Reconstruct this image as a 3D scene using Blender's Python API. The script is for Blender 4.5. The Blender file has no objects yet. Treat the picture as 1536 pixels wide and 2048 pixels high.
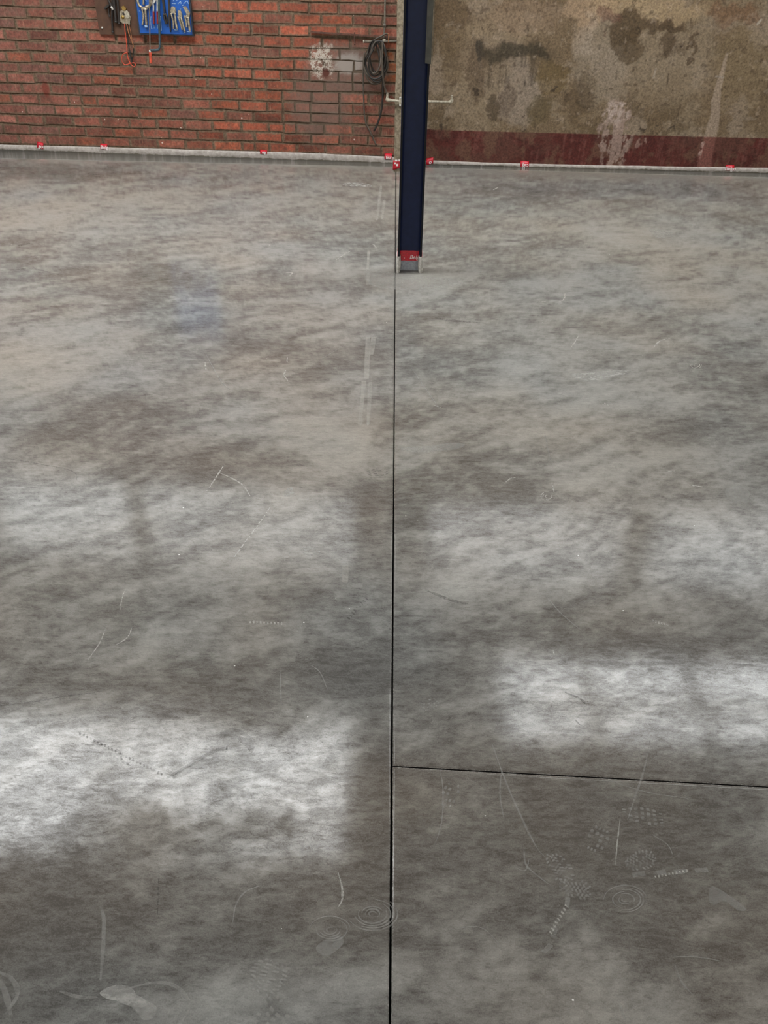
import bpy, bmesh, math, random
import numpy as np
from mathutils import Vector, Matrix

random.seed(7)
rng = np.random.default_rng(7)
scene = bpy.context.scene
COL = scene.collection

# ------------------------------------------------------------------ camera
W, H = 1536, 2048
F = 1650.0
PITCH, ROLL, YAW = math.radians(34.7), math.radians(1.06996), math.radians(-0.1625)
CAM = np.array([-0.02367, 0.0, 1.46])

def cam_axes(p, r, y):
    cp, sp, cy, sy = math.cos(p), math.sin(p), math.cos(y), math.sin(y)
    fw = np.array([sy * cp, cy * cp, -sp]); rt = np.array([cy, -sy, 0.0]); up = np.cross(rt, fw)
    c, s = math.cos(r), math.sin(r)
    return fw, c * rt + s * up, c * up - s * rt
FW, RT, UP = cam_axes(PITCH, ROLL, YAW)

cd = bpy.data.cameras.new('camera'); cam = bpy.data.objects.new('camera', cd); COL.objects.link(cam)
cd.sensor_fit = 'HORIZONTAL'; cd.sensor_width = 36.0; cd.lens = 36.0 * F / W
cd.clip_start = 0.02
cam.matrix_world = Matrix(((RT[0], UP[0], -FW[0], CAM[0]), (RT[1], UP[1], -FW[1], CAM[1]),
                           (RT[2], UP[2], -FW[2], CAM[2]), (0, 0, 0, 1)))
scene.camera = cam
scene.cycles.max_bounces = 5; scene.cycles.diffuse_bounces = 3; scene.cycles.glossy_bounces = 2; scene.cycles.transparent_max_bounces = 4

# ------------------------------------------------------------------ world, exposure
world = bpy.data.worlds.new('world'); scene.world = world; world.use_nodes = True
world.node_tree.nodes['Background'].inputs[0].default_value = (0.75, 0.8, 0.85, 1)
world.node_tree.nodes['Background'].inputs[1].default_value = 1.0
vs = scene.view_settings
vs.view_transform = 'Standard'; vs.look = 'None'; vs.gamma = 1.0; vs.use_curve_mapping = False
vs.exposure = 0.84
SKY_L = 13.0            # radiance of the translucent roof sheets
REAR_L = 5.0            # radiance of the windows behind the camera, which light the column's white foot and tape
CLERE_L = 3.0           # radiance of the high windows in the back wall

# ------------------------------------------------------------------ pixel -> place
def ray(px, py):
    d = FW + RT * ((px - W / 2) / F) + UP * ((H / 2 - py) / F)
    return d / np.linalg.norm(d)
def on_floor(px, py, z=0.0):
    d = ray(px, py); return CAM + d * ((z - CAM[2]) / d[2])
def on_plane(px, py, p0, n):
    d = ray(px, py); return CAM + d * (np.dot(np.asarray(p0) - CAM, n) / np.dot(d, n))

class WallFrame:
    """upright plane: s runs along it, z up, off towards the camera"""
    def __init__(self, a, b, back):
        a, b = np.array(a + (0.0,)), np.array(b + (0.0,))
        self.d = (b - a) / np.linalg.norm(b - a); self.n = np.array([self.d[1], -self.d[0], 0.0])
        self.o = a - self.n * back
        self.ang = math.atan2(self.d[1], self.d[0])
    def at(self, px, py, off=0.0):
        return on_plane(px, py, self.o + self.n * off, self.n)
    def sz(self, px, py, off=0.0):
        p = self.at(px, py, off); return float(np.dot(p - self.o, self.d)), float(p[2])
    def pt(self, s, z, off=0.0):
        return self.o + self.d * s + self.n * off + np.array([0, 0, z])
KERB = 0.02
WL = WallFrame((-3.253, 7.221), (-0.016, 6.999), KERB)     # brick face
WR = WallFrame((0.239, 6.98), (2.929, 6.895), KERB)        # plaster face

# ------------------------------------------------------------------ colour and node helpers
def lin(c):
    return tuple(((v / 255) / 12.92 if v / 255 <= 0.04045 else ((v / 255 + 0.055) / 1.055) ** 2.4) for v in c)
def rgba(c): return lin(c) + (1.0,)

class NT:
    def __init__(self, name):
        self.m = bpy.data.materials.new(name); self.m.use_nodes = True
        self.t = self.m.node_tree; self.b = self.t.nodes['Principled BSDF']
    def n(self, kind, **kw):
        nd = self.t.nodes.new(kind)
        for k, v in kw.items():
            if k.startswith('i_'):
                key = k[2:]; key = int(key) if key.isdigit() else key
                self.set(nd.inputs[key], v)
            else: setattr(nd, k, v)
        return nd
    def set(self, sock, v):
        if isinstance(v, bpy.types.NodeSocket): self.t.links.new(v, sock)
        elif isinstance(v, bpy.types.Node): self.t.links.new(v.outputs[0], sock)
        else: sock.default_value = v
    def math(self, op, a, b=0.0, c=None, clamp=False):
        nd = self.t.nodes.new('ShaderNodeMath'); nd.operation = op; nd.use_clamp = clamp
        self.set(nd.inputs[0], a); self.set(nd.inputs[1], b)
        if c is not None: self.set(nd.inputs[2], c)
        return nd.outputs[0]
    def mix(self, f, a, b, blend='MIX'):
        nd = self.t.nodes.new('ShaderNodeMix'); nd.data_type = 'RGBA'; nd.blend_type = blend
        self.set(nd.inputs[0], f); self.set(nd.inputs[6], a); self.set(nd.inputs[7], b)
        return nd.outputs[2]
    def noise(self, vec, scale, detail=4.0, rough=0.55, dist=0.0):
        nd = self.t.nodes.new('ShaderNodeTexNoise'); nd.inputs['Scale'].default_value = scale
        nd.inputs['Detail'].default_value = detail; nd.inputs['Roughness'].default_value = rough
        nd.inputs['Distortion'].default_value = dist
        if vec is not None: self.set(nd.inputs['Vector'], vec)
        return nd.outputs[0]
    def ramp(self, v, lo, hi, a=0.0, b=1.0, smooth=True):
        nd = self.t.nodes.new('ShaderNodeMapRange'); nd.interpolation_type = 'SMOOTHSTEP' if smooth else 'LINEAR'
        self.set(nd.inputs[0], v); nd.inputs[1].default_value = lo; nd.inputs[2].default_value = hi
        nd.inputs[3].default_value = a; nd.inputs[4].default_value = b
        return nd.outputs[0]
    def pos(self):
        return self.n('ShaderNodeNewGeometry').outputs['Position']
    def scaled(self, vec, s):
        nd = self.n('ShaderNodeMapping'); self.set(nd.inputs['Vector'], vec); nd.inputs['Scale'].default_value = s
        return nd.outputs[0]
    def bump(self, h, strength, dist):
        nd = self.n('ShaderNodeBump'); nd.inputs['Strength'].default_value = strength; nd.inputs['Distance'].default_value = dist
        self.set(nd.inputs['Height'], h); self.t.links.new(nd.outputs[0], self.b.inputs['Normal'])
    def out(self, color=None, rough=None, metal=None, spec=None):
        if color is not None: self.set(self.b.inputs['Base Color'], color)
        if rough is not None: self.set(self.b.inputs['Roughness'], rough)
        if metal is not None: self.set(self.b.inputs['Metallic'], metal)
        if spec is not None: self.set(self.b.inputs['Specular IOR Level'], spec)
        return self.m

def simple(name, c, rough=0.5, metal=0.0, var=0.25, scale=40.0, c2=None, spec=0.5):
    t = NT(name); p = t.pos(); n = t.noise(p, scale, 4, 0.6)
    dark = c2 if c2 else tuple(v * (1 - var) for v in c)
    col = t.mix(t.ramp(n, 0.3, 0.7), rgba(dark), rgba(c))
    return t.out(col, rough, metal, spec)

def emitter(name, c, s):
    m = bpy.data.materials.new(name); m.use_nodes = True; t = m.node_tree
    t.nodes.remove(t.nodes['Principled BSDF'])
    e = t.nodes.new('ShaderNodeEmission'); e.inputs[0].default_value = c + (1,); e.inputs[1].default_value = s
    t.links.new(e.outputs[0], t.nodes['Material Output'].inputs[0]); return m

# ------------------------------------------------------------------ numpy noise
def _h(ix, iy, seed):
    n = (ix.astype(np.int64) * 374761393 + iy.astype(np.int64) * 668265263 + seed * 974634777) & 0xFFFFFFFF
    n = ((n ^ (n >> 13)) * 1274126177) & 0xFFFFFFFF
    n = n ^ (n >> 16)
    return (n & 0xFFFF) / 65535.0
def vnoise(x, y, seed):
    ix, iy = np.floor(x), np.floor(y); fx, fy = x - ix, y - iy
    fx = fx * fx * (3 - 2 * fx); fy = fy * fy * (3 - 2 * fy)
    a, b, c, d = _h(ix, iy, seed), _h(ix + 1, iy, seed), _h(ix, iy + 1, seed), _h(ix + 1, iy + 1, seed)
    return (a * (1 - fx) + b * fx) * (1 - fy) + (c * (1 - fx) + d * fx) * fy
def fbm(x, y, octv, seed, gain=0.55):
    s, a, t = 0.0, 1.0, 0.0
    for k in range(octv):
        s = s + a * vnoise(x * 2 ** k + 17.3 * k, y * 2 ** k - 9.1 * k, seed + k); t += a; a *= gain
    return s / t
def sstep(a, b, v):
    t = np.clip((v - a) / (b - a), 0, 1); return t * t * (3 - 2 * t)

# ------------------------------------------------------------------ mesh helpers
def link(name, me, mats, parent=None):
    o = bpy.data.objects.new(name, me); COL.objects.link(o)
    if mats is not None:
        for m in (mats if isinstance(mats, (list, tuple)) else [mats]): me.materials.append(m)
    if parent is not None: o.parent = parent
    return o
def from_bm(name, bm, mats, parent=None, smooth=False):
    me = bpy.data.meshes.new(name); bmesh.ops.recalc_face_normals(bm, faces=bm.faces); bm.to_mesh(me); bm.free()
    if smooth:
        for p in me.polygons: p.use_smooth = True
    return link(name, me, mats, parent)
def tag(o, label, cat, group=None, kind=None):
    o['label'] = label; o['category'] = cat
    if group: o['group'] = group
    if kind: o['kind'] = kind
    return o
def struct(o, label, cat):
    return tag(o, label, cat, kind='structure')
def thing(name, loc, label, cat, group=None):
    e = bpy.data.objects.new(name, None); COL.objects.link(e); e.location = loc; e.empty_display_size = 0.05
    e['_loc'] = 0; del e['_loc']
    return tag(e, label, cat, group)
def under(o, root):
    """make o (built in world coordinates) a child of root keeping its place"""
    o.parent = root
    base = root.parent.location + root.location if root.parent and root.parent.type == 'EMPTY' else root.location
    if root.type == 'EMPTY': o.matrix_parent_inverse = Matrix.Translation(-Vector(root.location))
    return o

def bm_box(bm, c, size, ang=0.0, bevel=0.0):
    r = bmesh.ops.create_cube(bm, size=1.0)
    vs_ = r['verts']
    M = Matrix.Translation(Vector(c)) @ Matrix.Rotation(ang, 4, 'Z') @ Matrix.Diagonal((size[0], size[1], size[2], 1))
    bmesh.ops.transform(bm, matrix=M, verts=vs_)
    if bevel:
        es = list({e for v in vs_ for e in v.link_edges})
        bmesh.ops.bevel(bm, geom=es, offset=bevel, segments=2, affect='EDGES', profile=0.6)
def box(name, c, size, mat, parent=None, ang=0.0, bevel=0.0):
    bm = bmesh.new(); bm_box(bm, c, size, ang, bevel); return from_bm(name, bm, mat, parent)

def catmull(P, k=6, closed=False):
    P = [np.asarray(p, float) for p in P]; n = len(P); out = []
    rngi = range(n) if closed else range(n - 1)
    for i in rngi:
        g = lambda j: P[j % n] if closed else P[min(max(j, 0), n - 1)]
        p0, p1, p2, p3 = g(i - 1), g(i), g(i + 1), g(i + 2)
        for q in range(k):
            t = q / k
            out.append(0.5 * (2 * p1 + (p2 - p0) * t + (2 * p0 - 5 * p1 + 4 * p2 - p3) * t * t + (3 * p1 - p0 - 3 * p2 + p3) * t ** 3))
    if not closed: out.append(P[-1])
    return out
def bm_tube(bm, path, r, seg=8, closed=False):
    path = [Vector(p) for p in path]; n = len(path); rings = []
    rr = r if isinstance(r, (list, tuple)) else [r] * n
    for i, p in enumerate(path):
        a = path[(i - 1) % n] if (closed or i > 0) else p
        b = path[(i + 1) % n] if (closed or i < n - 1) else p
        t = (b - a).normalized() if (b - a).length > 1e-9 else Vector((0, 0, 1))
        ref = Vector((0, 1, 0)) if abs(t.y) < 0.9 else Vector((1, 0, 0))
        u = t.cross(ref).normalized(); v = t.cross(u)
        rings.append([bm.verts.new(p + (u * math.cos(2 * math.pi * k / seg) + v * math.sin(2 * math.pi * k / seg)) * rr[i]) for k in range(seg)])
    m = n if closed else n - 1
    for i in range(m):
        A, B = rings[i], rings[(i + 1) % n]
        for k in range(seg): bm.faces.new((A[k], A[(k + 1) % seg], B[(k + 1) % seg], B[k]))
    if not closed:
        bm.faces.new(rings[0]); bm.faces.new(rings[-1][::-1])
def tube(name, path, r, mat, parent=None, seg=8, closed=False):
    bm = bmesh.new(); bm_tube(bm, path, r, seg, closed); return from_bm(name, bm, mat, parent, smooth=True)
def bm_prism(bm, front, back):
    """outline extruded from the front loop to the back loop"""
    a = [bm.verts.new(p) for p in front]; b = [bm.verts.new(p) for p in back]; n = len(a)
    bm.faces.new(a); bm.faces.new(b[::-1])
    for i in range(n): bm.faces.new((a[i], b[i], b[(i + 1) % n], a[(i + 1) % n]))
def wall_prism(name, wf, pts, off0, off1, mat, parent=None, bevel=0.0):
    """an outline given in photograph pixels, standing on a wall from off0 to off1 before it"""
    P = [wf.at(x, y, off1) for x, y in pts]
    bm = bmesh.new(); bm_prism(bm, P, [p - wf.n * (off1 - off0) for p in P])
    if bevel: bmesh.ops.bevel(bm, geom=list(bm.edges), offset=bevel, segments=2, affect='EDGES')
    return from_bm(name, bm, mat, parent)

def wall_tube(name, wf, pts, off, r, mat, parent=None, k=5, closed=False, seg=8):
    P = [wf.at(p[0], p[1], p[2] if len(p) > 2 else off) for p in pts]
    return tube(name, catmull(P, k, closed) if k else P, r, mat, parent, seg, closed)

def grid_mesh(name, X, Y, Z, cols=None, colname='paint'):
    ny, nx = X.shape; me = bpy.data.meshes.new(name)
    co = np.stack([X, Y, Z], -1).reshape(-1, 3).astype(np.float32)
    idx = np.arange(ny * nx).reshape(ny, nx)
    q = np.stack([idx[:-1, :-1], idx[:-1, 1:], idx[1:, 1:], idx[1:, :-1]], -1).reshape(-1, 4).astype(np.int32)
    me.vertices.add(len(co)); me.vertices.foreach_set('co', co.ravel())
    me.loops.add(q.size); me.loops.foreach_set('vertex_index', q.ravel())
    me.polygons.add(len(q)); me.polygons.foreach_set('loop_start', np.arange(0, q.size, 4, dtype=np.int32))
    me.update(calc_edges=True)
    if cols is not None:
        at = me.color_attributes.new(colname, 'FLOAT_COLOR', 'POINT')
        at.data.foreach_set('color', cols.reshape(-1, 4).astype(np.float32).ravel())
    return me

# =================================================================== MATERIALS
# ---- concrete floor: 'paint' holds r = pale dust film, g = polish, b = warm tint
J2_SL = -0.0416; J2_Y = 1.148
def floor_material():
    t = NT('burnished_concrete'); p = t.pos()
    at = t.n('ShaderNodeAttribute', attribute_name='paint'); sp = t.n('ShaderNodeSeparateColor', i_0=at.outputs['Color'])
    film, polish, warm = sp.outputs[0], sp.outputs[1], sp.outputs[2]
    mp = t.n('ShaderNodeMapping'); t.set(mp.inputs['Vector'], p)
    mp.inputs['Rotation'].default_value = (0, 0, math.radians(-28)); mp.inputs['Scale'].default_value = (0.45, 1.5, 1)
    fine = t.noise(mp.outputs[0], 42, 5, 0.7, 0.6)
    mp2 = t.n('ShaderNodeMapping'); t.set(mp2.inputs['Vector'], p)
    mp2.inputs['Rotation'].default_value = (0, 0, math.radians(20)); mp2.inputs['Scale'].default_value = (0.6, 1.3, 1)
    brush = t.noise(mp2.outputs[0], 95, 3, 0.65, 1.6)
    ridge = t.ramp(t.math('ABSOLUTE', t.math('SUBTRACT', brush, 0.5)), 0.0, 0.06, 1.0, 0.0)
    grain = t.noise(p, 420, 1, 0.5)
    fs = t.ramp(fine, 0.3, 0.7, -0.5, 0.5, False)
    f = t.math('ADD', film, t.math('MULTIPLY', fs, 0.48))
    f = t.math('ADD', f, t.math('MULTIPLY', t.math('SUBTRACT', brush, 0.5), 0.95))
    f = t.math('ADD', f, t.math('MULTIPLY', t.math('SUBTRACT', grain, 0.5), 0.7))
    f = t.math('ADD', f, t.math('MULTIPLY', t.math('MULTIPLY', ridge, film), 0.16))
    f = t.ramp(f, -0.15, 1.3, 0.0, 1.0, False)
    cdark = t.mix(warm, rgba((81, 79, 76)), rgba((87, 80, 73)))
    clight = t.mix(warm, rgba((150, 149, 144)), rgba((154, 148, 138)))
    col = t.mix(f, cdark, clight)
    # scattered pale grit
    vo = t.n('ShaderNodeTexVoronoi', i_Vector=p); vo.inputs['Scale'].default_value = 26
    rs = t.n('ShaderNodeSeparateColor', i_0=vo.outputs['Color'])
    rad = t.math('MULTIPLY', t.math('POWER', rs.outputs[0], 9), 0.055)
    dot = t.math('LESS_THAN', vo.outputs['Distance'], rad)
    col = t.mix(t.math('MULTIPLY', dot, 0.75), col, rgba((225, 222, 214)))
    # crumbled pale arrises along the saw cuts
    sx = t.n('ShaderNodeSeparateXYZ', i_0=p)
    wob = t.noise(p, 150, 3, 0.7)
    d1 = t.math('ABSOLUTE', sx.outputs[0])
    d2 = t.math('ABSOLUTE', t.math('SUBTRACT', t.math('SUBTRACT', sx.outputs[1], J2_Y), t.math('MULTIPLY', sx.outputs[0], J2_SL)))
    d2 = t.math('ADD', d2, t.math('MULTIPLY', t.math('LESS_THAN', sx.outputs[0], 0.0), 9.0))
    d = t.math('MINIMUM', d1, d2)
    edge = t.math('LESS_THAN', d, t.ramp(wob, 0.45, 0.75, 0.0018, 0.0048, False))
    col = t.mix(t.math('MULTIPLY', edge, 0.5), col, rgba((185, 182, 174)))
    rough = t.math('SUBTRACT', 0.225, t.math('MULTIPLY', polish, 0.128))
    rough = t.math('ADD', rough, t.math('MULTIPLY', t.math('SUBTRACT', fine, 0.5), 0.08))
    rough = t.math('MINIMUM', rough, 0.25)
    gloss = at.outputs['Alpha']
    gl = t.math('MULTIPLY', gloss, t.ramp(t.math('ADD', t.math('MULTIPLY', brush, 0.5), t.math('MULTIPLY', fine, 0.5)), 0.38, 0.6, 0.5, 1.2))
    t.bump(t.math('ADD', fine, t.math('MULTIPLY', brush, 0.3)), 0.12, 0.0004)
    return t.out(col, rough, spec=t.math('MULTIPLY', gl, 0.265))
M_FLOOR = floor_material()
M_SUB = simple('joint_dirt', (28, 26, 24), 0.95, scale=60)

def wall_blob(t, sx, sz, wf, px, py, rx, ry, nz, amp=0.6, lo=1.15, hi=0.55):
    c = wf.at(px, py); r1 = wf.at(px + rx, py); r2 = wf.at(px, py - ry)
    ax = abs(r1[0] - c[0]); az = abs(r2[2] - c[2])
    dx = t.math('DIVIDE', t.math('SUBTRACT', sx, float(c[0])), float(ax)); dz = t.math('DIVIDE', t.math('SUBTRACT', sz, float(c[2])), float(az))
    d = t.math('SQRT', t.math('ADD', t.math('MULTIPLY', dx, dx), t.math('MULTIPLY', dz, dz)))
    d = t.math('ADD', d, t.math('MULTIPLY', t.math('SUBTRACT', nz, 0.5), amp * 2))
    return t.ramp(d, hi, lo, 1.0, 0.0)

def brick_material(name, mortar=False, smear=True):
    t = NT(name); p = t.pos(); sp = t.n('ShaderNodeSeparateXYZ', i_0=p); sx, sz = sp.outputs[0], sp.outputs[2]
    n1 = t.noise(p, 9, 5, 0.65); n2 = t.noise(p, 55, 5, 0.7); n3 = t.noise(p, 26, 6, 0.72, 0.8)
    drip = t.noise(t.scaled(p, (1, 1, 0.12)), 60, 4, 0.6)
    if mortar:
        col = t.mix(t.ramp(n2, 0.3, 0.72), rgba((76, 61, 47)), rgba((128, 109, 88)))
        col = t.mix(t.math('MULTIPLY', t.ramp(n1, 0.45, 0.65), 0.5), col, rgba((84, 62, 46)))
    else:
        oc = t.n('ShaderNodeObjectInfo').outputs['Color']
        col = t.mix(1.0, oc, t.mix(t.ramp(n2, .25, .75), (0.55, 0.57, 0.58, 1), (1.3, 1.32, 1.34, 1)), 'MULTIPLY')
        col = t.mix(t.math('MULTIPLY', t.ramp(n3, 0.46, 0.66), 0.55), col, rgba((104, 86, 70)))      # smeared mortar
        if smear:
            tc = t.n('ShaderNodeTexCoord').outputs['Object']; so = t.n('ShaderNodeSeparateXYZ', i_0=tc)
            ex = t.math('MULTIPLY', t.math('SUBTRACT', 0.5, t.math('ABSOLUTE', so.outputs[0])), 0.225)
            ez = t.math('MULTIPLY', t.math('SUBTRACT', 0.5, t.math('ABSOLUTE', so.outputs[2])), 0.076)
            e = t.math('ADD', t.math('MINIMUM', ex, ez), t.math('MULTIPLY', t.math('SUBTRACT', n3, 0.5), 0.075))
            mort = t.mix(n2, rgba((80, 64, 50)), rgba((128, 108, 88)))
            col = t.mix(t.math('MULTIPLY', t.ramp(e, 0.0, 0.014, 1.0, 0.0), 0.85), col, mort)
        mot = t.noise(p, 17, 4, 0.7, 0.5)
        col = t.mix(t.ramp(mot, 0.35, 0.7, 0.0, 0.65), col, t.mix(1.0, col, (1.35, 1.5, 1.55, 1), 'MULTIPLY'))
        col = t.mix(t.math('MULTIPLY', t.ramp(n1, 0.48, 0.68), 0.5), col, rgba((74, 52, 42)))        # soot
        col = t.mix(t.math('MULTIPLY', t.ramp(drip, 0.6, 0.74), 0.4), col, rgba((172, 128, 104)))    # pale runs
    # lime bloom around the damaged corner and down from it
    big = t.noise(p, 13, 6, 0.72, 0.5)
    b1 = wall_blob(t, sx, sz, WL, 690, 140, 95, 65, big, 0.55)
    b2 = wall_blob(t, sx, sz, WL, 640, 215, 75, 85, big, 0.5)
    b3 = wall_blob(t, sx, sz, WL, 700, 128, 38, 24, big, 0.6)
    vein = t.math('ABSOLUTE', t.math('SUBTRACT', t.noise(p, 22, 5, 0.75, 0.3), 0.5))
    b4 = wall_blob(t, sx, sz, WL, 643, 125, 28, 36, big, 1.1, 1.1, 0.6)
    b4 = t.math('MULTIPLY', b4, t.ramp(vein, 0.02, 0.07, 1.0, 0.0))
    grey = t.math('MAXIMUM', t.math('MULTIPLY', b1, 0.68), t.math('MULTIPLY', b2, 0.6))
    grey = t.math('MULTIPLY', grey, t.ramp(n2, 0.15, 0.55, 0.55, 1.0))
    col = t.mix(grey, col, rgba((112, 96, 86) if not mortar else (92, 80, 68)))
    if not mortar:
        col = t.mix(t.math('MULTIPLY', b3, 0.75), col, rgba((158, 150, 142)))
    col = t.mix(t.math('MULTIPLY', b4, 0.9), col, rgba((196, 186, 172)))
    b6 = wall_blob(t, sx, sz, WL, 652, 146, 9, 12, n3, 0.5)
    col = t.mix(b6, col, rgba((90, 52, 42)))
    # a spill of old dark red paint
    b5 = wall_blob(t, sx, sz, WL, 91, 178, 8, 18, n3, 0.25)
    col = t.mix(t.math('MULTIPLY', b5, 0.7), col, rgba((112, 46, 34)))
    # flecks
    vo = t.n('ShaderNodeTexVoronoi', i_Vector=p); vo.inputs['Scale'].default_value = 18
    rs = t.n('ShaderNodeSeparateColor', i_0=vo.outputs['Color'])
    dot = t.math('LESS_THAN', vo.outputs['Distance'], t.math('MULTIPLY', t.math('POWER', rs.outputs[0], 10), 0.13))
    col = t.mix(t.math('MULTIPLY', dot, 0.8), col, rgba((215, 195, 180)))
    t.bump(t.math('ADD', n2, t.math('MULTIPLY', n3, 0.8)), 0.6, 0.004)
    return t.out(col, 0.86, spec=0.3)
M_BRICK = brick_material('weathered_brick')
M_MORTAR = brick_material('old_mortar', True)
M_BRICKFAR = brick_material('plain_brick', False, False)

def plaster_material():
    t = NT('stained_plaster'); p = t.pos()
    at = t.n('ShaderNodeAttribute', attribute_name='paint')
    n = t.noise(p, 70, 6, 0.7); n2 = t.noise(p, 14, 5, 0.65)
    n = t.ramp(n, 0.28, 0.72)
    col = t.mix(1.0, at.outputs['Color'], t.mix(n, (0.62, 0.62, 0.62, 1), (1.36, 1.36, 1.36, 1)), 'MULTIPLY')
    t.bump(t.math('ADD', n, t.math('MULTIPLY', n2, 0.7)), 0.45, 0.004)
    return t.out(col, 0.8, spec=0.3)
M_PLASTER = plaster_material()

def kerb_material():
    t = NT('kerb_cement'); p = t.pos(); n = t.noise(p, 30, 5, 0.65); g = t.noise(t.scaled(p, (1, 1, 0.6)), 16, 5, 0.7)
    sp = t.n('ShaderNodeSeparateXYZ', i_0=p)
    col = t.mix(t.ramp(n, 0.3, 0.7), rgba((146, 138, 130)), rgba((180, 171, 164)))
    low = t.ramp(t.math('ADD', sp.outputs[2], t.math('MULTIPLY', t.math('SUBTRACT', g, 0.5), 0.04)), 0.002, 0.008, 1.0, 0.0)
    col = t.mix(t.math('MULTIPLY', low, 0.85), col, rgba((92, 86, 70)))     # mossy grime line at the foot
    t.bump(n, 0.4, 0.003)
    return t.out(col, 0.85, spec=0.3)
M_KERB = kerb_material()

def dust_mark(name, c, alpha, scale=90.0, stretch=None, lo=0.34, hi=0.62):
    """worn chalky mark: broken up by noise"""
    t = NT(name); p = t.pos()
    v = p if stretch is None else t.scaled(p, stretch)
    n = t.noise(v, scale, 5, 0.7)
    a = t.math('MULTIPLY', t.ramp(n, lo, hi), alpha)
    t.b.inputs['Base Color'].default_value = rgba(c); t.b.inputs['Roughness'].default_value = 0.6
    t.set(t.b.inputs['Alpha'], a); return t.m
M_SCRATCH = dust_mark('chalky_scratch', (186, 182, 172), 0.6, 90, None, 0.22, 0.6)
M_FAINT = dust_mark('faint_scuff', (152, 149, 142), 0.42, 60, None, 0.2, 0.65)
M_SMEAR = dust_mark('white_smear', (168, 165, 158), 0.7, 40, (0.6, 1.3, 1), 0.3, 0.68)
M_DARKSC = dust_mark('dark_scuff', (66, 62, 57), 0.4, 110)
M_TAPEGHOST = dust_mark('tape_ghost', (176, 171, 161), 0.5, 14, None, 0.1, 0.85)
M_SOFTDARK = dust_mark('soft_rubber_scuff', (70, 66, 61), 0.2, 60, None, 0.2, 0.6)
M_TREAD = dust_mark('tread_dust', (152, 149, 142), 0.42, 60, None, 0.2, 0.65)

M_BLUE = simple('navy_steel_paint', (24, 35, 68), 0.5, var=0.14, scale=25, spec=0.25)
M_BLUE_EDGE = simple('dark_steel_edge', (22, 23, 26), 0.6, var=0.2, scale=60, spec=0.2)
M_WHITE_PAINT = simple('chipped_white_paint', (216, 213, 206), 0.7, scale=70, c2=(170, 165, 156))
M_FOOTGREY = simple('dusty_grey_paint', (164, 168, 174), 0.75, scale=60, c2=(136, 139, 144))
M_RED = simple('red_tape', (200, 22, 42), 0.35, var=0.2, scale=120)
M_LETTER = simple('white_print', (238, 226, 224), 0.5, var=0.05)
M_POST = simple('weathered_post', (150, 137, 116), 0.85, scale=45, c2=(104, 92, 74))
M_GREY_METAL = simple('grey_trunking', (84, 83, 74), 0.6, scale=30, c2=(66, 65, 58))
M_RUST = simple('rusty_steel', (104, 66, 50), 0.8, scale=60, c2=(66, 46, 38))
M_PIPE = simple('dull_galvanised', (122, 112, 98), 0.55, scale=60, c2=(82, 74, 64))
M_PALEPIPE = simple('pale_pipe', (186, 178, 160), 0.55, scale=70, c2=(140, 130, 112))
M_CABLE = simple('black_rubber', (50, 45, 40), 0.55, scale=50, c2=(34, 31, 28))
M_CABLE2 = simple('dusty_grey_cable', (96, 86, 74), 0.6, scale=50, c2=(70, 62, 54))
M_HARDBOARD = simple('brown_hardboard', (86, 58, 40), 0.75, scale=14, c2=(70, 46, 32))
M_BOARDBLUE = simple('blue_board', (18, 84, 168), 0.45, var=0.12, scale=20)
M_BOARDEDGE = simple('board_edge', (44, 50, 58), 0.6, scale=60)
M_OUTLINE = simple('white_outline_paint', (165, 195, 232), 0.6, var=0.25, scale=150)
M_CHROME = simple('worn_nickel', (196, 184, 162), 0.38, metal=0.6, scale=90, c2=(130, 118, 100))
M_DARKTOOL = simple('blackened_steel', (52, 44, 40), 0.5, scale=80, c2=(32, 28, 26))
M_REDGRIP = simple('red_grip', (158, 50, 48), 0.55, scale=60)
M_SAWFRAME = simple('saw_blue_grey', (66, 84, 92), 0.5, scale=60)
M_ORANGE = simple('orange_plastic', (212, 84, 58), 0.5, scale=60)
M_BRASS = simple('brass', (206, 170, 96), 0.35, metal=0.7, scale=60)
M_COPPER = simple('copper_wire', (196, 132, 92), 0.4, metal=0.4, scale=60)
M_SKY = emitter('daylit_roof_sheet', (0.96, 0.99, 1.0), SKY_L)
M_CLERE = emitter('daylit_glass', (0.97, 0.99, 1.0), CLERE_L)
M_REAR = emitter('daylit_rear_glass', (1.0, 0.98, 0.94), REAR_L)
M_ROOF = simple('dark_roof_sheet', (92, 90, 86), 0.8, scale=6)
M_SIDE = simple('side_wall_plaster', (150, 138, 122), 0.85, scale=3)
M_STEEL = simple('grey_roof_steel', (90, 92, 96), 0.6, scale=8)

# =================================================================== STRUCTURE
ROOF_Z = 4.5
def floor_row_y(py):
    return CAM[2] / math.tan(PITCH + math.atan((py - H / 2) / F))

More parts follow.
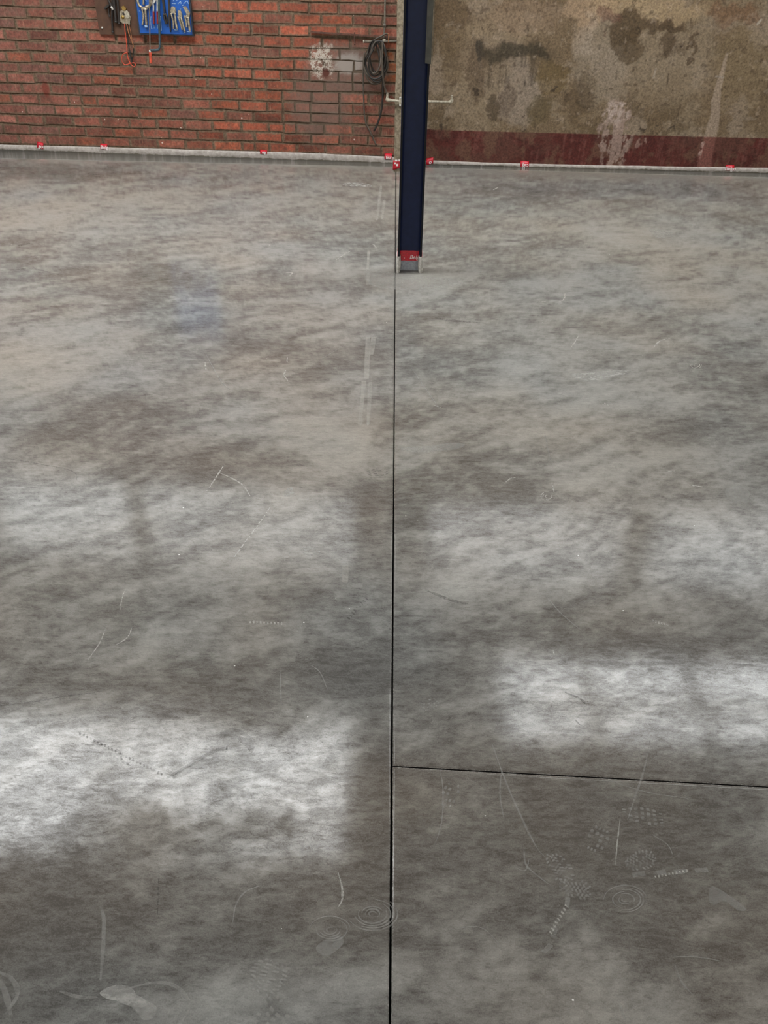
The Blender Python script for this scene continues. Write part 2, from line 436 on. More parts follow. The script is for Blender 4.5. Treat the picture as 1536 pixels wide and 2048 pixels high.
BLOBS = [  # photograph x, y, half width, half height, paleness
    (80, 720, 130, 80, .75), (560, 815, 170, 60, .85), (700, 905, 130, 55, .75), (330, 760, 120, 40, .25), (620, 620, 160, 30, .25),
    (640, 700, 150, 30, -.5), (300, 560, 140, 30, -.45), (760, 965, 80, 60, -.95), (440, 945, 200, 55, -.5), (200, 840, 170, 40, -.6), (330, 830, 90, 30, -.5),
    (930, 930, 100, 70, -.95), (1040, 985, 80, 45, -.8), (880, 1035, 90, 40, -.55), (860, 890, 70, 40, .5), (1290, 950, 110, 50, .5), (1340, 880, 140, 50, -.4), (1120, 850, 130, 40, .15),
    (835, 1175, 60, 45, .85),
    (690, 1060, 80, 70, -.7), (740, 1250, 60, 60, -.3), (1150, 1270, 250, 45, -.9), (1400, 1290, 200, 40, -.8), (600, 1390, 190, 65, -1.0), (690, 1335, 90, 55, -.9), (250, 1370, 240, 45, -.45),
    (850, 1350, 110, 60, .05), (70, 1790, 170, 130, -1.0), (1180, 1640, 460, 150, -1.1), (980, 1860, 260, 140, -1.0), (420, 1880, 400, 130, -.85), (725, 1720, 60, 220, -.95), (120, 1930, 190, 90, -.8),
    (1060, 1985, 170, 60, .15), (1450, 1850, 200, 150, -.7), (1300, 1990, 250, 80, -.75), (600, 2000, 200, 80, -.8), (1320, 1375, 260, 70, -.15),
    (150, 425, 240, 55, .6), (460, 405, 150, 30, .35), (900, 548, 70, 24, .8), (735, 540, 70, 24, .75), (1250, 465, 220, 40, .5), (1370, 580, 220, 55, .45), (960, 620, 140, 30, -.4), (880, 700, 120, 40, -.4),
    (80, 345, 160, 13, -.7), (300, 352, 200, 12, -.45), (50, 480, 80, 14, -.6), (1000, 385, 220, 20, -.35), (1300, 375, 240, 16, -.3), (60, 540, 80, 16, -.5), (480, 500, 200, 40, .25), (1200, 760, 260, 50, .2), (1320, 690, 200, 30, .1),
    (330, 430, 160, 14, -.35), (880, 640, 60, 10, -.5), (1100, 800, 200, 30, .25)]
GLOSS = [  # worn or burnished places: x, y, half width, half height, more or less polish
    (430, 1720, 200, 55, -.55), (500, 1470, 150, 45, -.5), (250, 1740, 110, 60, -.4), (880, 1400, 110, 70, -.4),
    (150, 1250, 200, 60, -.3), ]
def floor_paint(x, y):
    wx = x + 0.16 * (fbm(x * 1.7, y * 1.7, 3, 11) - .5) * 2; wy = y + 0.16 * (fbm(x * 1.7 + 40, y * 1.7, 3, 23) - .5) * 2
    c, s = math.cos(math.radians(26)), math.sin(math.radians(26))
    u, v = wx * c + wy * s, -wx * s + wy * c
    low = (fbm(wx * 1.3, wy * 1.3, 4, 31) - .5) * 2.0
    streak = (fbm(u * 5.5, v * 18, 5, 47, .7) - .5) * 2
    fine = (fbm(x * 28, y * 34, 4, 61, .62) - .5) * 2
    mid = (fbm(wx * 6.5, wy * 6.5, 4, 71, .6) - .5) * 2
    L = 0.6 * low
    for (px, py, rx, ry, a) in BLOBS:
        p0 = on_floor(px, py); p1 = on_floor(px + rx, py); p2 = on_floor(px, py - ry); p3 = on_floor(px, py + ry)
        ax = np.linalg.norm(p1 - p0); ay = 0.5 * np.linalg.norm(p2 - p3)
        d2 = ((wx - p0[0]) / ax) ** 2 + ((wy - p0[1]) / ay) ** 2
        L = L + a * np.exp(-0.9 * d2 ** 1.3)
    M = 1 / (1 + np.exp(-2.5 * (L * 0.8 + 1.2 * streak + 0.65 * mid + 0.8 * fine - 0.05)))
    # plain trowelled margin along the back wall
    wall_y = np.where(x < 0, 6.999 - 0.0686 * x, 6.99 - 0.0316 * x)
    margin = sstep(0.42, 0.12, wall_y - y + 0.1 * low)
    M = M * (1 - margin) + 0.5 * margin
    polish = np.clip(.78 - 0.45 * L + 0.2 * streak, 0, 1)
    gloss = 0.74 + .14 * mid + .4 * fine + .16 * streak
    for (px, py, rx, ry, a) in GLOSS:
        p0 = on_floor(px, py); p1 = on_floor(px + rx, py); p2 = on_floor(px, py - ry); p3 = on_floor(px, py + ry)
        d2 = ((wx - p0[0]) / np.linalg.norm(p1 - p0)) ** 2 + ((wy - p0[1]) / (0.5 * np.linalg.norm(p2 - p3))) ** 2
        gloss = gloss + a * np.exp(-0.9 * d2 ** 1.3)
    gloss = np.clip(gloss, .1, 1.3)
    warm = np.clip(0.45 + 0.9 * (fbm(x * 1.9 + 9, y * 1.9, 3, 91) - .5) * 2, 0, 1)
    return np.stack([M, polish, warm, gloss], -1)

GAP = 0.0022
def slab(name, side, y_rows, shear, parent):
    ny = len(y_rows); nx = 400 if side < 0 else 400
    u = np.linspace(0, 1, nx)
    Y0 = np.repeat(np.array(y_rows)[:, None], nx, 1)
    half = np.maximum(1.0, 1.15 + 0.44 * np.maximum(Y0, 0))
    X = GAP + u[None, :] * half
    X[:, -1] = 7.6; X[:, -2] = half[:, -2] + 1.0
    X = X * side
    Y = Y0 + shear * X
    wall_y = np.where(X < 0, 6.999 - 0.0686 * X, 6.99 - 0.0316 * X) + 0.03
    Y = np.where(Y0 >= 6.99, wall_y, np.minimum(Y, wall_y))
    # straight joint edge
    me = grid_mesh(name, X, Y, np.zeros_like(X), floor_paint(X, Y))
    # real depth: turn the rim down
    bm = bmesh.new(); bm.from_mesh(me)
    rim = [e for e in bm.edges if e.is_boundary]
    r = bmesh.ops.extrude_edge_only(bm, edges=rim)
    bmesh.ops.translate(bm, vec=(0, 0, -0.03), verts=[v for v in r['geom'] if isinstance(v, bmesh.types.BMVert)])
    if side < 0:
        pass
    bm.to_mesh(me); bm.free()
    me.flip_normals() if me.polygons[0].normal.z < 0 else None
    nr = np.zeros(len(me.polygons) * 3, np.float32); me.polygons.foreach_get('normal', nr)
    me.polygons.foreach_set('material_index', (np.abs(nr.reshape(-1, 3)[:, 2]) < .5).astype(np.int32))
    return link(name, me, [M_FLOOR, M_SUB], parent)

fl = box('floor', (0, 0.4, -0.08), (15.4, 15.4, 0.11), M_SUB)
struct(fl, 'grey burnished concrete floor with pale dusty swirls and saw-cut joints', 'floor')
def rows(py_hi, py_lo, step):
    n = int((py_hi - py_lo) / step); return [floor_row_y(py_hi - (py_hi - py_lo) * k / n) for k in range(n + 1)]
back = [-6.9, -4, -2, -1, -0.5, -0.2, 0.0, 0.15, 0.28]
far_rows = [y for y in rows(2330, 326, 4.0) if 0.33 < y < 6.93]
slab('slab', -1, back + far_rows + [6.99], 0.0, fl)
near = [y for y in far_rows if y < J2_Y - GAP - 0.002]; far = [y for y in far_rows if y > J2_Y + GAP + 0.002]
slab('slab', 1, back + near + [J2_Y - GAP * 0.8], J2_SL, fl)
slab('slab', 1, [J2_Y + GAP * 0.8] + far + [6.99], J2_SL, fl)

# ---- back wall, brick part
S_END = WL.sz(812, 200)[0]
c = WL.pt((S_END - 4.2) / 2, ROOF_Z / 2, -0.1065)
wall_b = box('wall_back', c, (S_END + 4.2, 0.2, ROOF_Z), M_MORTAR, ang=WL.ang)
struct(wall_b, 'red brick wall with rough mortar and white lime bloom behind the blue column', 'wall')
BEDS = [(14.3, 26), (37.8, 47.9), (59.2, 71), (82.7, 94.3), (104.8, 116), (126.3, 139), (146.5, 160.6), (165.6, 182.3),
        (187.1, 204), (208, 225.4), (228.8, 246), (249.6, 266.4), (267.8, 287), (289, 306)]
bed_z = [0.5 * (WL.sz(60, a)[1] + WL.sz(590, b)[1]) for a, b in BEDS]
JOINTS = [
    [26.7, 84, 147, 205, 262, 320, 378, 437.3, 497.4, 557.6, 618, 677.5, 738, 797],
    [-5, 54, 109.4, 169, 228, 288, 347, 406.5, 466.7, 527.5, 586, 643, 706, 766],
    [32, 91, 148, 207, 265, 323, 382, 441, 503, 558, 619, 676, 740, 798],
    [10, 57, 118, 175, 233, 291, 350, 408.6, 466.7, 525, 583, 644, 701, 760],
    [34, 94, 150, 213, 269, 325.6, 382, 439.4, 500, 560.5, 620, 679.6, 735, 792],
    [13.7, 64, 122, 179, 240, 296, 355.6, 413.7, 471, 529.7, 589, 649, 708, 767],
    [38, 96, 151, 210.4, 269, 329, 387.5, 446.6, 505, 562.6, 619, 677.5, 705, 762],
    [14, 71, 129, 185, 241.7, 298, 356, 415, 473, 531.8, 589, 649.5, 706, 765],
    [44, 102, 158, 220, 273.6, 330, 387, 446.6, 506.8, 564.8, 623.5, 679.6, 737, 794],
    [23, 78, 138, 164, 194, 250.8, 306, 363.4, 421.5, 478.8, 534.7, 566, 590, 620, 680, 706, 759.5],
    [52.7, 110, 165.4, 222.8, 278.8, 336.7, 394, 451, 507.5, 566, 622, 679.6, 735, 792],
    [34.5, 88.5, 147, 202, 258.6, 313.3, 369, 425, 482.4, 537.5, 567.6, 592, 648.8, 705, 761.6],
    [7.8, 61, 119, 171, 227.3, 284, 339.3, 395, 450, 509.6, 565.5, 623, 679, 736.3, 793],
    [39, 94, 151, 206, 260.5, 315, 371, 427, 484.6, 509.6, 539, 593.4, 650.8, 706, 763]]
variants = []
for k in range(7):                                  # seven chipped brick shapes, unit length and height
    bm = bmesh.new(); bmesh.ops.create_cube(bm, size=1.0)
    bmesh.ops.transform(bm, matrix=Matrix.Diagonal((1, 0.04, 1, 1)) , verts=bm.verts)
    for v in bm.verts:
        v.co.x += random.uniform(-.016, .016); v.co.z += random.uniform(-.07, .07)
        if v.co.y < 0: v.co.y += random.uniform(-.0022, .0022)
    fr = [e for e in bm.edges if all(v.co.y < 0 for v in e.verts)]
    bmesh.ops.subdivide_edges(bm, edges=fr, cuts=2)
    for v in bm.verts:
        if v.co.y < 0 and abs(v.co.x) < .45: v.co.z += random.uniform(-.05, .05)
    ff = [f for f in bm.faces if all(v.co.y < 0 for v in f.verts)]
    r = bmesh.ops.inset_region(bm, faces=ff, thickness=0.012, depth=0.0)
    inner = {v for f in ff for v in f.verts}
    for v in bm.verts:
        if v.co.y < -0.012 and v not in inner: v.co.y += 0.0055
    bmesh.ops.recalc_face_normals(bm, faces=bm.faces)
    me = bpy.data.meshes.new('brick'); bm.to_mesh(me); bm.free(); me.materials.append(M_BRICK); variants.append(me)

def brick_colour(px, py):
    r = random.random()
    left = max(0.0, 1 - px / 260)
    base = np.array((132, 72, 56)) * (1 - left) + np.array((138, 82, 70)) * left
    base = base * .86 + np.array((112, 84, 72)) * .14
    j = random.gauss(0, 1)
    base = base * (1 + 0.10 * j)
    if 380 < px < 700: base = base * np.array((1.1, 1.0, .92))
    if r < 0.13: base = base * .5 + np.array((148, 78, 52)) * .5
    elif r < 0.30: base = base * .6 + np.array((112, 84, 76)) * .4
    elif r < 0.36: base = base * .7 + np.array((96, 66, 56)) * .3
    if px > 745 and 95 < py < 165: base = np.array((140, 76, 42))
    return rgba(tuple(np.clip(base, 20, 245)))
def lay_brick(s0, s1, z0, z1, px, py):
    o = bpy.data.objects.new('brick', random.choice(variants)); COL.objects.link(o); o.parent = wall_b
    jz = 0.0125 if z1 - z0 > .06 else .006
    p = WL.pt((s0 + s1) / 2, (z0 + z1) / 2, -0.02 + random.gauss(0, .0016))
    mw = Matrix.Translation(Vector(p)) @ Matrix.Rotation(WL.ang + random.gauss(0, .004), 4, 'Z') @ Matrix.Rotation(random.gauss(0, .006), 4, 'Y') \
        @ Matrix.Diagonal((s1 - s0 - random.uniform(.010, .017), 1, z1 - z0 - random.uniform(.009, .016), 1))
    o.matrix_world = mw; o.color = brick_colour(px, py)
    return o
PITCHB = 0.2355
extra = []                                            # bricks above the view, joined below
row_z = []
pit = (bed_z[0] - bed_z[13]) / 13
for r in range(14):
    zt = bed_z[r - 1] if r else bed_z[0] + pit
    row_z.append((bed_z[r], zt))
for r, xs in enumerate(JOINTS):
    z0, z1 = row_z[r]
    ymid = 0.5 * (BEDS[r][0] + (BEDS[r - 1][0] if r else -8))
    ss = [WL.sz(x, ymid + 0.026 * x)[0] for x in xs]
    while ss[0] > -0.55: ss.insert(0, ss[0] - PITCHB * random.uniform(.97, 1.03))
    while ss[-1] < S_END - 0.03: ss.append(ss[-1] + PITCHB)
    ss[-1] = S_END
    for a, b in zip(ss[:-1], ss[1:]):
        if b - a < 0.03: continue
        mid = 0.5 * (a + b); px = 400 + (mid - 1.67) * 240; py = ymid + 0.026 * px
        lay_brick(a, b, z0, z1, px, py)
top = bed_z[0] + pit
for k in range(2):                                    # two more courses just above the frame
    z0, z1 = top + k * pit, top + (k + 1) * pit
    s = -0.3 - (k % 2) * PITCHB / 2
    while s < S_END - .04:
        e = min(s + PITCHB, S_END); lay_brick(s, e, z0, z1, 400 + (s - 1.67) * 240, -20 - 22 * k); s = e
# remaining brickwork to the roof and to the left, out of view: one mesh
bm = bmesh.new()
def far_brick(s0, s1, z0, z1):
    bm_box(bm, WL.pt((s0 + s1) / 2, (z0 + z1) / 2, -0.02), (s1 - s0 - .012, .04, z1 - z0 - .012), WL.ang)
k = 0; z = top + 2 * pit
while z < ROOF_Z - .05:
    s = -4.2 + (k % 2) * PITCHB / 2
    while s < S_END - .05:
        far_brick(s, min(s + PITCHB, S_END), z, min(z + pit, ROOF_Z)); s += PITCHB
    z += pit; k += 1
z = bed_z[13]; k = 0
while z < top + 2 * pit - .01:
    s = -4.2 + (k % 2) * PITCHB / 2
    while s < -0.95:
        far_brick(s, s + PITCHB, z, z + pit); s += PITCHB
    z += pit; k += 1
ob = from_bm('brickwork', bm, M_BRICKFAR, wall_b); ob.color = rgba((138, 72, 56)); ob['kind'] = 'stuff'
for o in wall_b.children:
    if o.name.startswith('brickwork'): o.matrix_parent_inverse = wall_b.matrix_world.inverted()

# ---- back wall, plaster part
DADO = [(860, 259), (980, 263), (1200, 269), (1536, 277)]
def plaster():
    s0 = WR.sz(812, 200)[0]
    sv = np.concatenate([np.arange(s0, 3.1, 0.0065), np.array([3.3, 4.0, 5.5, 7.6])])
    zv = np.concatenate([np.arange(0.0, 1.75, 0.0065), np.array([1.9, 2.2, 3.0, ROOF_Z])])
    Sg, Zg = np.meshgrid(sv, zv)
    s, z = Sg, Zg
    def B(px, py, rx, ry, warp=1.0, pw=1.0):
        sc_, zc = WR.sz(px, py); sr = abs(WR.sz(px + rx, py)[0] - sc_); zr = abs(WR.sz(px, py - ry)[1] - zc)
        return np.exp(-(((ws - sc_) / sr) ** 2 + ((wz - zc) / zr) ** 2) ** pw)
    ws = s + .085 * (fbm(s * 9, z * 9, 5, 5, .65) - .5) * 2; wz = z + .085 * (fbm(s * 9 + 30, z * 9, 4, 6) - .5) * 2
    n1 = fbm(s * 2.2, z * 2.2, 5, 101, .6); n2 = fbm(ws * 7, wz * 7, 5, 111, .6); n3 = fbm(s * 30, z * 30, 4, 121, .6)
    drip = fbm(s * 40, z * 4, 4, 131, .6)
    C = lambda *c: np.array(lin(c))
    def mix(col, m, c): m = np.clip(m, 0, 1)[..., None]; return col * (1 - m) + c * m
    col = np.ones(s.shape + (3,)) * C(122, 104, 80)
    col = mix(col, sstep(.42, .62, n1) * .7, C(142, 126, 104))
    col = mix(col, sstep(.5, .66, n2) * .55, C(96, 80, 56))
    col = mix(col, sstep(.54, .7, fbm(ws * 5 + 7, wz * 5, 5, 141, .6)) * .55, C(158, 142, 124))
    dark = lambda px, py, rx, ry, a, c=(78, 62, 42), pw=1.6: mix(col, sstep(.28, .62, B(px, py, rx, ry, pw=pw) + .9 * (n2 - .5)) * a, C(*c))
    pale = lambda px, py, rx, ry, a, c=(166, 150, 134), pw=1.4: mix(col, sstep(.25, .7, B(px, py, rx, ry, pw=pw) + .6 * (n2 - .5)) * a, C(*c))
    col = dark(1000, 40, 60, 35, .3, (96, 76, 52)); col = dark(900, 30, 50, 40, .4, (84, 66, 44))
    col = pale(1010, 60, 90, 45, .45, (152, 134, 110)); col = pale(1040, 190, 45, 70, .6, (156, 142, 128)); col = pale(990, 130, 80, 60, .35, (138, 122, 104))
    col = pale(1180, 20, 60, 40, .6, (178, 152, 124)); col = pale(1300, 15, 130, 30, .55, (176, 152, 118)); col = pale(1170, 75, 25, 50, .55, (176, 158, 138)); col = pale(1060, 30, 80, 50, .35, (150, 126, 104))
    col = pale(1200, 130, 60, 90, .4, (150, 138, 122)); col = pale(1330, 150, 110, 70, .4, (150, 134, 112)); col = pale(1490, 140, 70, 90, .3, (146, 128, 98))
    col = dark(1258, 55, 38, 40, .85, (86, 70, 48)); col = dark(1255, 95, 30, 28, .7, (88, 72, 50)); col = dark(1305, 45, 16, 24, .75); col = dark(1342, 50, 26, 14, .8); col = dark(1334, 85, 10, 34, .6)
    col = dark(1391, 92, 8, 32, .75); col = dark(1378, 130, 10, 14, .7); col = dark(1218, 40, 26, 22, .5, (108, 72, 60)); col = dark(1480, 25, 60, 30, .45, (122, 88, 62)); col = dark(1350, 100, 40, 16, .45)
    col = dark(1085, 220, 26, 34, .6, (96, 84, 58)); col = dark(1105, 150, 34, 34, .5, (112, 94, 58)); col = dark(985, 212, 12, 22, .7, (74, 62, 46)); col = dark(1020, 200, 20, 34, .5, (90, 74, 58)); col = dark(950, 150, 26, 60, .5, (84, 68, 50)); col = dark(955, 110, 10, 20, .7, (58, 52, 44)); col = dark(1180, 165, 22, 40, .4, (100, 84, 60)); col = dark(1150, 200, 26, 30, .35)
    # soot under a vanished shelf, with runs
    sb = B(1035, 106, 84, 20, pw=1.2); runs = sstep(.45, .75, drip)
    col = mix(col, sstep(.15, .85, sb + .5 * (n2 - .5) + .25 * (drip - .5)) * .8, C(56, 50, 36))
    col = mix(col, sstep(.25, .7, B(1030, 140, 80, 42, pw=1.5)) * runs * .6, C(62, 54, 40))
    # speckled pits
    col = mix(col, sstep(.66, .74, n3) * .5, C(72, 58, 42)); col = mix(col, sstep(.66, .8, fbm(s * 26 + 5, z * 26, 4, 171, .6)) * .3, C(184, 166, 146))
    for (px, py) in ((885, 248), (945, 188), (1281, 248), (1288, 249), (1107, 172), (1363, 99)):
        col = mix(col, sstep(.3, .6, B(px, py, 5, 5)) * .85, C(66, 54, 40))
    # red dado
    za = np.interp(s, [WR.sz(x, y)[0] for x, y in DADO], [WR.sz(x, y)[1] for x, y in DADO]) + .006 * (n3 - .5)
    red = sstep(.002, -.002, z - za)
    rc = np.ones_like(col) * C(90, 42, 35); rc = mix(rc, sstep(.45, .6, n2) * .7, C(74, 34, 28)); rc = mix(rc, sstep(.5, .66, drip * .6 + n3 * .4) * .45, C(128, 84, 74)); rc = mix(rc, sstep(.48, .64, fbm(s * 3.5 + 3, z * 5, 5, 161, .6)) * .65, C(96, 64, 52))
    rc = mix(rc, sstep(.53, .66, fbm(s * 12, z * 9, 4, 151)) * .6, C(108, 82, 64));
    col = mix(col, red, rc)
    # scraped lime runs crossing the dado
    lime = B(1228, 275, 32, 75, pw=1.7) * sstep(.38, .6, drip * .6 + n3 * .5)
    col = mix(col, sstep(.12, .45, lime) * .75, C(164, 142, 130)); col = mix(col, sstep(.3, .7, B(1232, 222, 28, 30)) * sstep(.4, .55, n3) * .8, C(188, 170, 158))
    col = mix(col, sstep(.3, .6, B(1285, 282, 5, 16)) * .7, C(160, 130, 118))
    # filled crack: a pale ribbon widening downwards
    rib = [(1455, 105, 2), (1446, 140, 4), (1437, 175, 6), (1431, 205, 8), (1431, 228, 8), (1425, 255, 11), (1418, 285, 11), (1412, 310, 12), (1408, 333, 14)]
    rp = [WR.sz(a, b) for a, b, _ in rib]; rz = np.array([q[1] for q in rp])[::-1]
    rs = np.interp(z, rz, np.array([q[0] for q in rp])[::-1]); rw = np.interp(z, rz, np.array([q[2] for q in rib])[::-1]) / 240.0
    rmask = sstep(1.15, .85, np.abs(s + .006 * (n3 - .5) * 2 - rs) / rw) * (z < rz[-1])
    col = mix(col, rmask * .65 * (1 - red), C(170, 152, 134)); col = mix(col, rmask * .75 * red, C(134, 88, 78))
    col = mix(col, sstep(1.3, .8, np.abs(s - rs + rw) / .012) * (z < rz[-3]) * red * sstep(.4, .6, n3) * .7, C(190, 160, 148))
    # hairline cracks
    def line(a, b, w, c, am):
        nonlocal col
        (sa, zA), (sb_, zB) = WR.sz(*a), WR.sz(*b); L2 = (sb_ - sa) ** 2 + (zB - zA) ** 2
        tt = np.clip(((s - sa) * (sb_ - sa) + (z - zA) * (zB - zA)) / L2, 0, 1)
        dd = np.hypot(s - sa - tt * (sb_ - sa), z - zA - tt * (zB - zA)); col = mix(col, sstep(w, w * .4, dd) * am, C(*c))
    line((1334, 170), (1337, 148), .007, (70, 58, 44), .7); line((1361, 212), (1352, 238), .006, (70, 58, 44), .6); line((1348, 252), (1336, 258), .008, (62, 52, 40), .7); line((1312, 252), (1322, 250), .007, (62, 52, 40), .6); line((1348, 252), (1348, 262), .007, (62, 52, 40), .6)
    line((1307, 155), (1312, 138), .01, (172, 160, 146), .6); line((1432, 153), (1447, 155), .008, (160, 150, 138), .7)
    line((1515, 48), (1522, 40), .012, (190, 180, 164), .7)
    col = col * np.array((.86, .84, .83))
    hgt = .0035 * (n1 - .5) + .003 * (n2 - .5) + .0015 * rmask + .002 * sstep(.1, .4, lime)
    P = WR.o[None, None] + WR.d * s[..., None] + WR.n * hgt[..., None]
    me = grid_mesh('wall_back_right', P[..., 0], P[..., 1], z, np.concatenate([col, np.ones(s.shape + (1,))], -1))
    bm = bmesh.new(); bm.from_mesh(me)
    rim = [e for e in bm.edges if e.is_boundary]; r = bmesh.ops.extrude_edge_only(bm, edges=rim)
    bmesh.ops.translate(bm, vec=tuple(-WR.n * 0.2), verts=[v for v in r['geom'] if isinstance(v, bmesh.types.BMVert)])
    bm.to_mesh(me); bm.free()
    for p in me.polygons: p.use_smooth = False
    return struct(link('wall_back_right', me, M_PLASTER), 'stained brown plaster wall with a worn dark red band at its foot', 'wall')
plaster()

# ---- kerbs: rough cement upstands at the foot of both walls
def kerb(name, wf, sa, sb, hts, label):
    n = 150; sv = np.linspace(sa, sb, n); hz = np.interp(sv, [h[0] for h in hts], [h[1] for h in hts])
    prof = [(-.005, 1.0), (KERB * .75, 1.0), (KERB * .97, .86), (KERB, .5), (KERB, .12), (KERB * .75, -.25)]
    X = np.zeros((len(prof), n)); Y = X.copy(); Z = X.copy()
    for i, (o_, h_) in enumerate(prof):
        for k in range(n):
            wob = (vnoise(np.array([sv[k] * 9 + i]), np.array([i * 3.1]), 5)[0] - .5) * .006
            p = wf.pt(sv[k], 0, o_ + (wob if i > 1 else 0)); X[i, k], Y[i, k] = p[0], p[1]; Z[i, k] = hz[k] * h_ + (wob * .4 if i < 4 else 0)
    return struct(link(name, grid_mesh(name, X, Y, Z), M_KERB), label, 'skirting')
kl = [(WL.sz(x, y, KERB)[0], WL.sz(x, y, KERB)[1]) for x, y in ((0, 290.5), (200, 295), (400, 301), (600, 306.5), (788, 315))]
kr = [(WR.sz(x, y, KERB)[0], WR.sz(x, y, KERB)[1]) for x, y in ((812, 320), (1000, 327), (1200, 331.5), (1536, 337))]
kerb('trim_1', WL, -4.0, S_END, [(-4, kl[0][1])] + kl, 'pale cement kerb along the foot of the brick wall')
kerb('trim_2', WR, WR.sz(812, 200)[0], 7.5, kr + [(7.5, kr[-1][1])], 'pale cement kerb along the foot of the plaster wall')

# ---- rest of the hall (outside the frame)
struct(box('wall_left', (-7.6, 0.3, ROOF_Z / 2), (0.2, 14.6, ROOF_Z), M_SIDE), 'plain side wall of the hall at the brick wall end', 'wall')
struct(box('wall_right', (7.7, 0.0, ROOF_Z / 2), (0.2, 14.0, ROOF_Z), M_SIDE), 'plain side wall of the hall at the plaster wall end', 'wall')
struct(box('wall_front', (0, -7.0, ROOF_Z / 2), (15.4, 0.2, ROOF_Z), M_SIDE), 'plain rear wall of the hall opposite the brick wall', 'wall')
ceil = struct(box('ceiling', (0, 0.4, ROOF_Z + 0.06), (15.6, 15.4, 0.1), M_ROOF), 'dark sheeted roof of the hall with translucent daylight sheets', 'ceiling')
for k, x in enumerate((-6, -4.2, 4.55, 6.2)):
    box('purlin', (x, 0.2, ROOF_Z - 0.03), (0.07, 13.8, 0.1), M_STEEL, ceil).matrix_parent_inverse = ceil.matrix_world.inverted()
win_n = 0
def daylight(x0, x1, y0, y1, mat, label):
    global win_n; win_n += 1
    o = box('window_%d_offscreen' % win_n, ((x0 + x1) / 2, (y0 + y1) / 2, ROOF_Z + 0.0), (x1 - x0, y1 - y0, 0.012), mat)
    o['group'] = 'daylight sheets in the roof'; return struct(o, label, 'skylight')
ROOF_LBL = 'translucent roof sheet letting daylight through the dark roof'
for x0, x1 in ((-1.30, -0.33), (-2.36, -1.38), (-3.45, -2.44), (-4.55, -3.52)): daylight(x0, x1, 3.85, 5.12, M_SKY, ROOF_LBL)
for x0, x1 in ((1.12, 1.93), (2.03, 2.98), (3.1, 4.1), (4.2, 5.2)):
    daylight(x0, x1, 5.56, 5.96, M_SKY, ROOF_LBL); daylight(x0, x1, 5.06, 5.33, M_SKY, ROOF_LBL)
# high windows in the back wall, mirrored as the pale band across the middle of the floor
def wall_window(wf, s0, s1, z0, z1, mat, label):
    global win_n; win_n += 1
    P = wf.pt((s0 + s1) / 2, (z0 + z1) / 2, 0.012)
    o = box('window_%d_offscreen' % win_n, P, (s1 - s0, 0.03, z1 - z0), mat, ang=wf.ang); struct(o, label, 'window'); o['group'] = label
    for a, b, cc, dd in ((s0 - .03, s1 + .03, z0 - .05, z0), (s0 - .03, s1 + .03, z1, z1 + .05), (s0 - .05, s0, z0, z1), (s1, s1 + .05, z0, z1)):
        f = box('window_frame', wf.pt((a + b) / 2, (cc + dd) / 2, .015), (b - a, .06, dd - cc), M_STEEL, o, wf.ang)
        f.matrix_parent_inverse = o.matrix_world.inverted()
for s0, s1 in ((-0.9, 0.5), (0.7, 2.9)): wall_window(WL, s0, s1, 3.25, 4.2, M_CLERE, 'high daylit window in the brick wall under the roof')
for s0, s1 in ((0.2, 2.2), (2.5, 4.6)): wall_window(WR, s0, s1, 3.25, 4.2, M_CLERE, 'high daylit window in the plaster wall under the roof')

for x in (-4.5, 0, 4.5):        # the faces turned to the camera are lit from that side
    win_n += 1
    struct(box('window_%d_offscreen' % win_n, (x, -6.88, 3.0), (3.2, 0.04, 1.6), M_REAR), 'wide daylit window in the wall opposite the brick wall', 'window')['group'] = 'windows opposite the brick wall'

# =================================================================== THINGS
def text_mesh(name, body, size, M, mat, parent, bold=0.0, shear=0.25, depth=0.0):
    cu = bpy.data.curves.new('t', 'FONT'); cu.body = body; cu.size = size; cu.shear = shear; cu.offset = bold; cu.extrude = depth
    cu.resolution_u = 4; cu.align_x = 'CENTER'; cu.align_y = 'CENTER'
    tmp = bpy.data.objects.new('t', cu); COL.objects.link(tmp)
    dg = bpy.context.evaluated_depsgraph_get(); me = bpy.data.meshes.new_from_object(tmp.evaluated_get(dg))
    bpy.data.objects.remove(tmp); bpy.data.curves.remove(cu)
    me.transform(M); me.name = name
    return link(name, me, mat, parent)

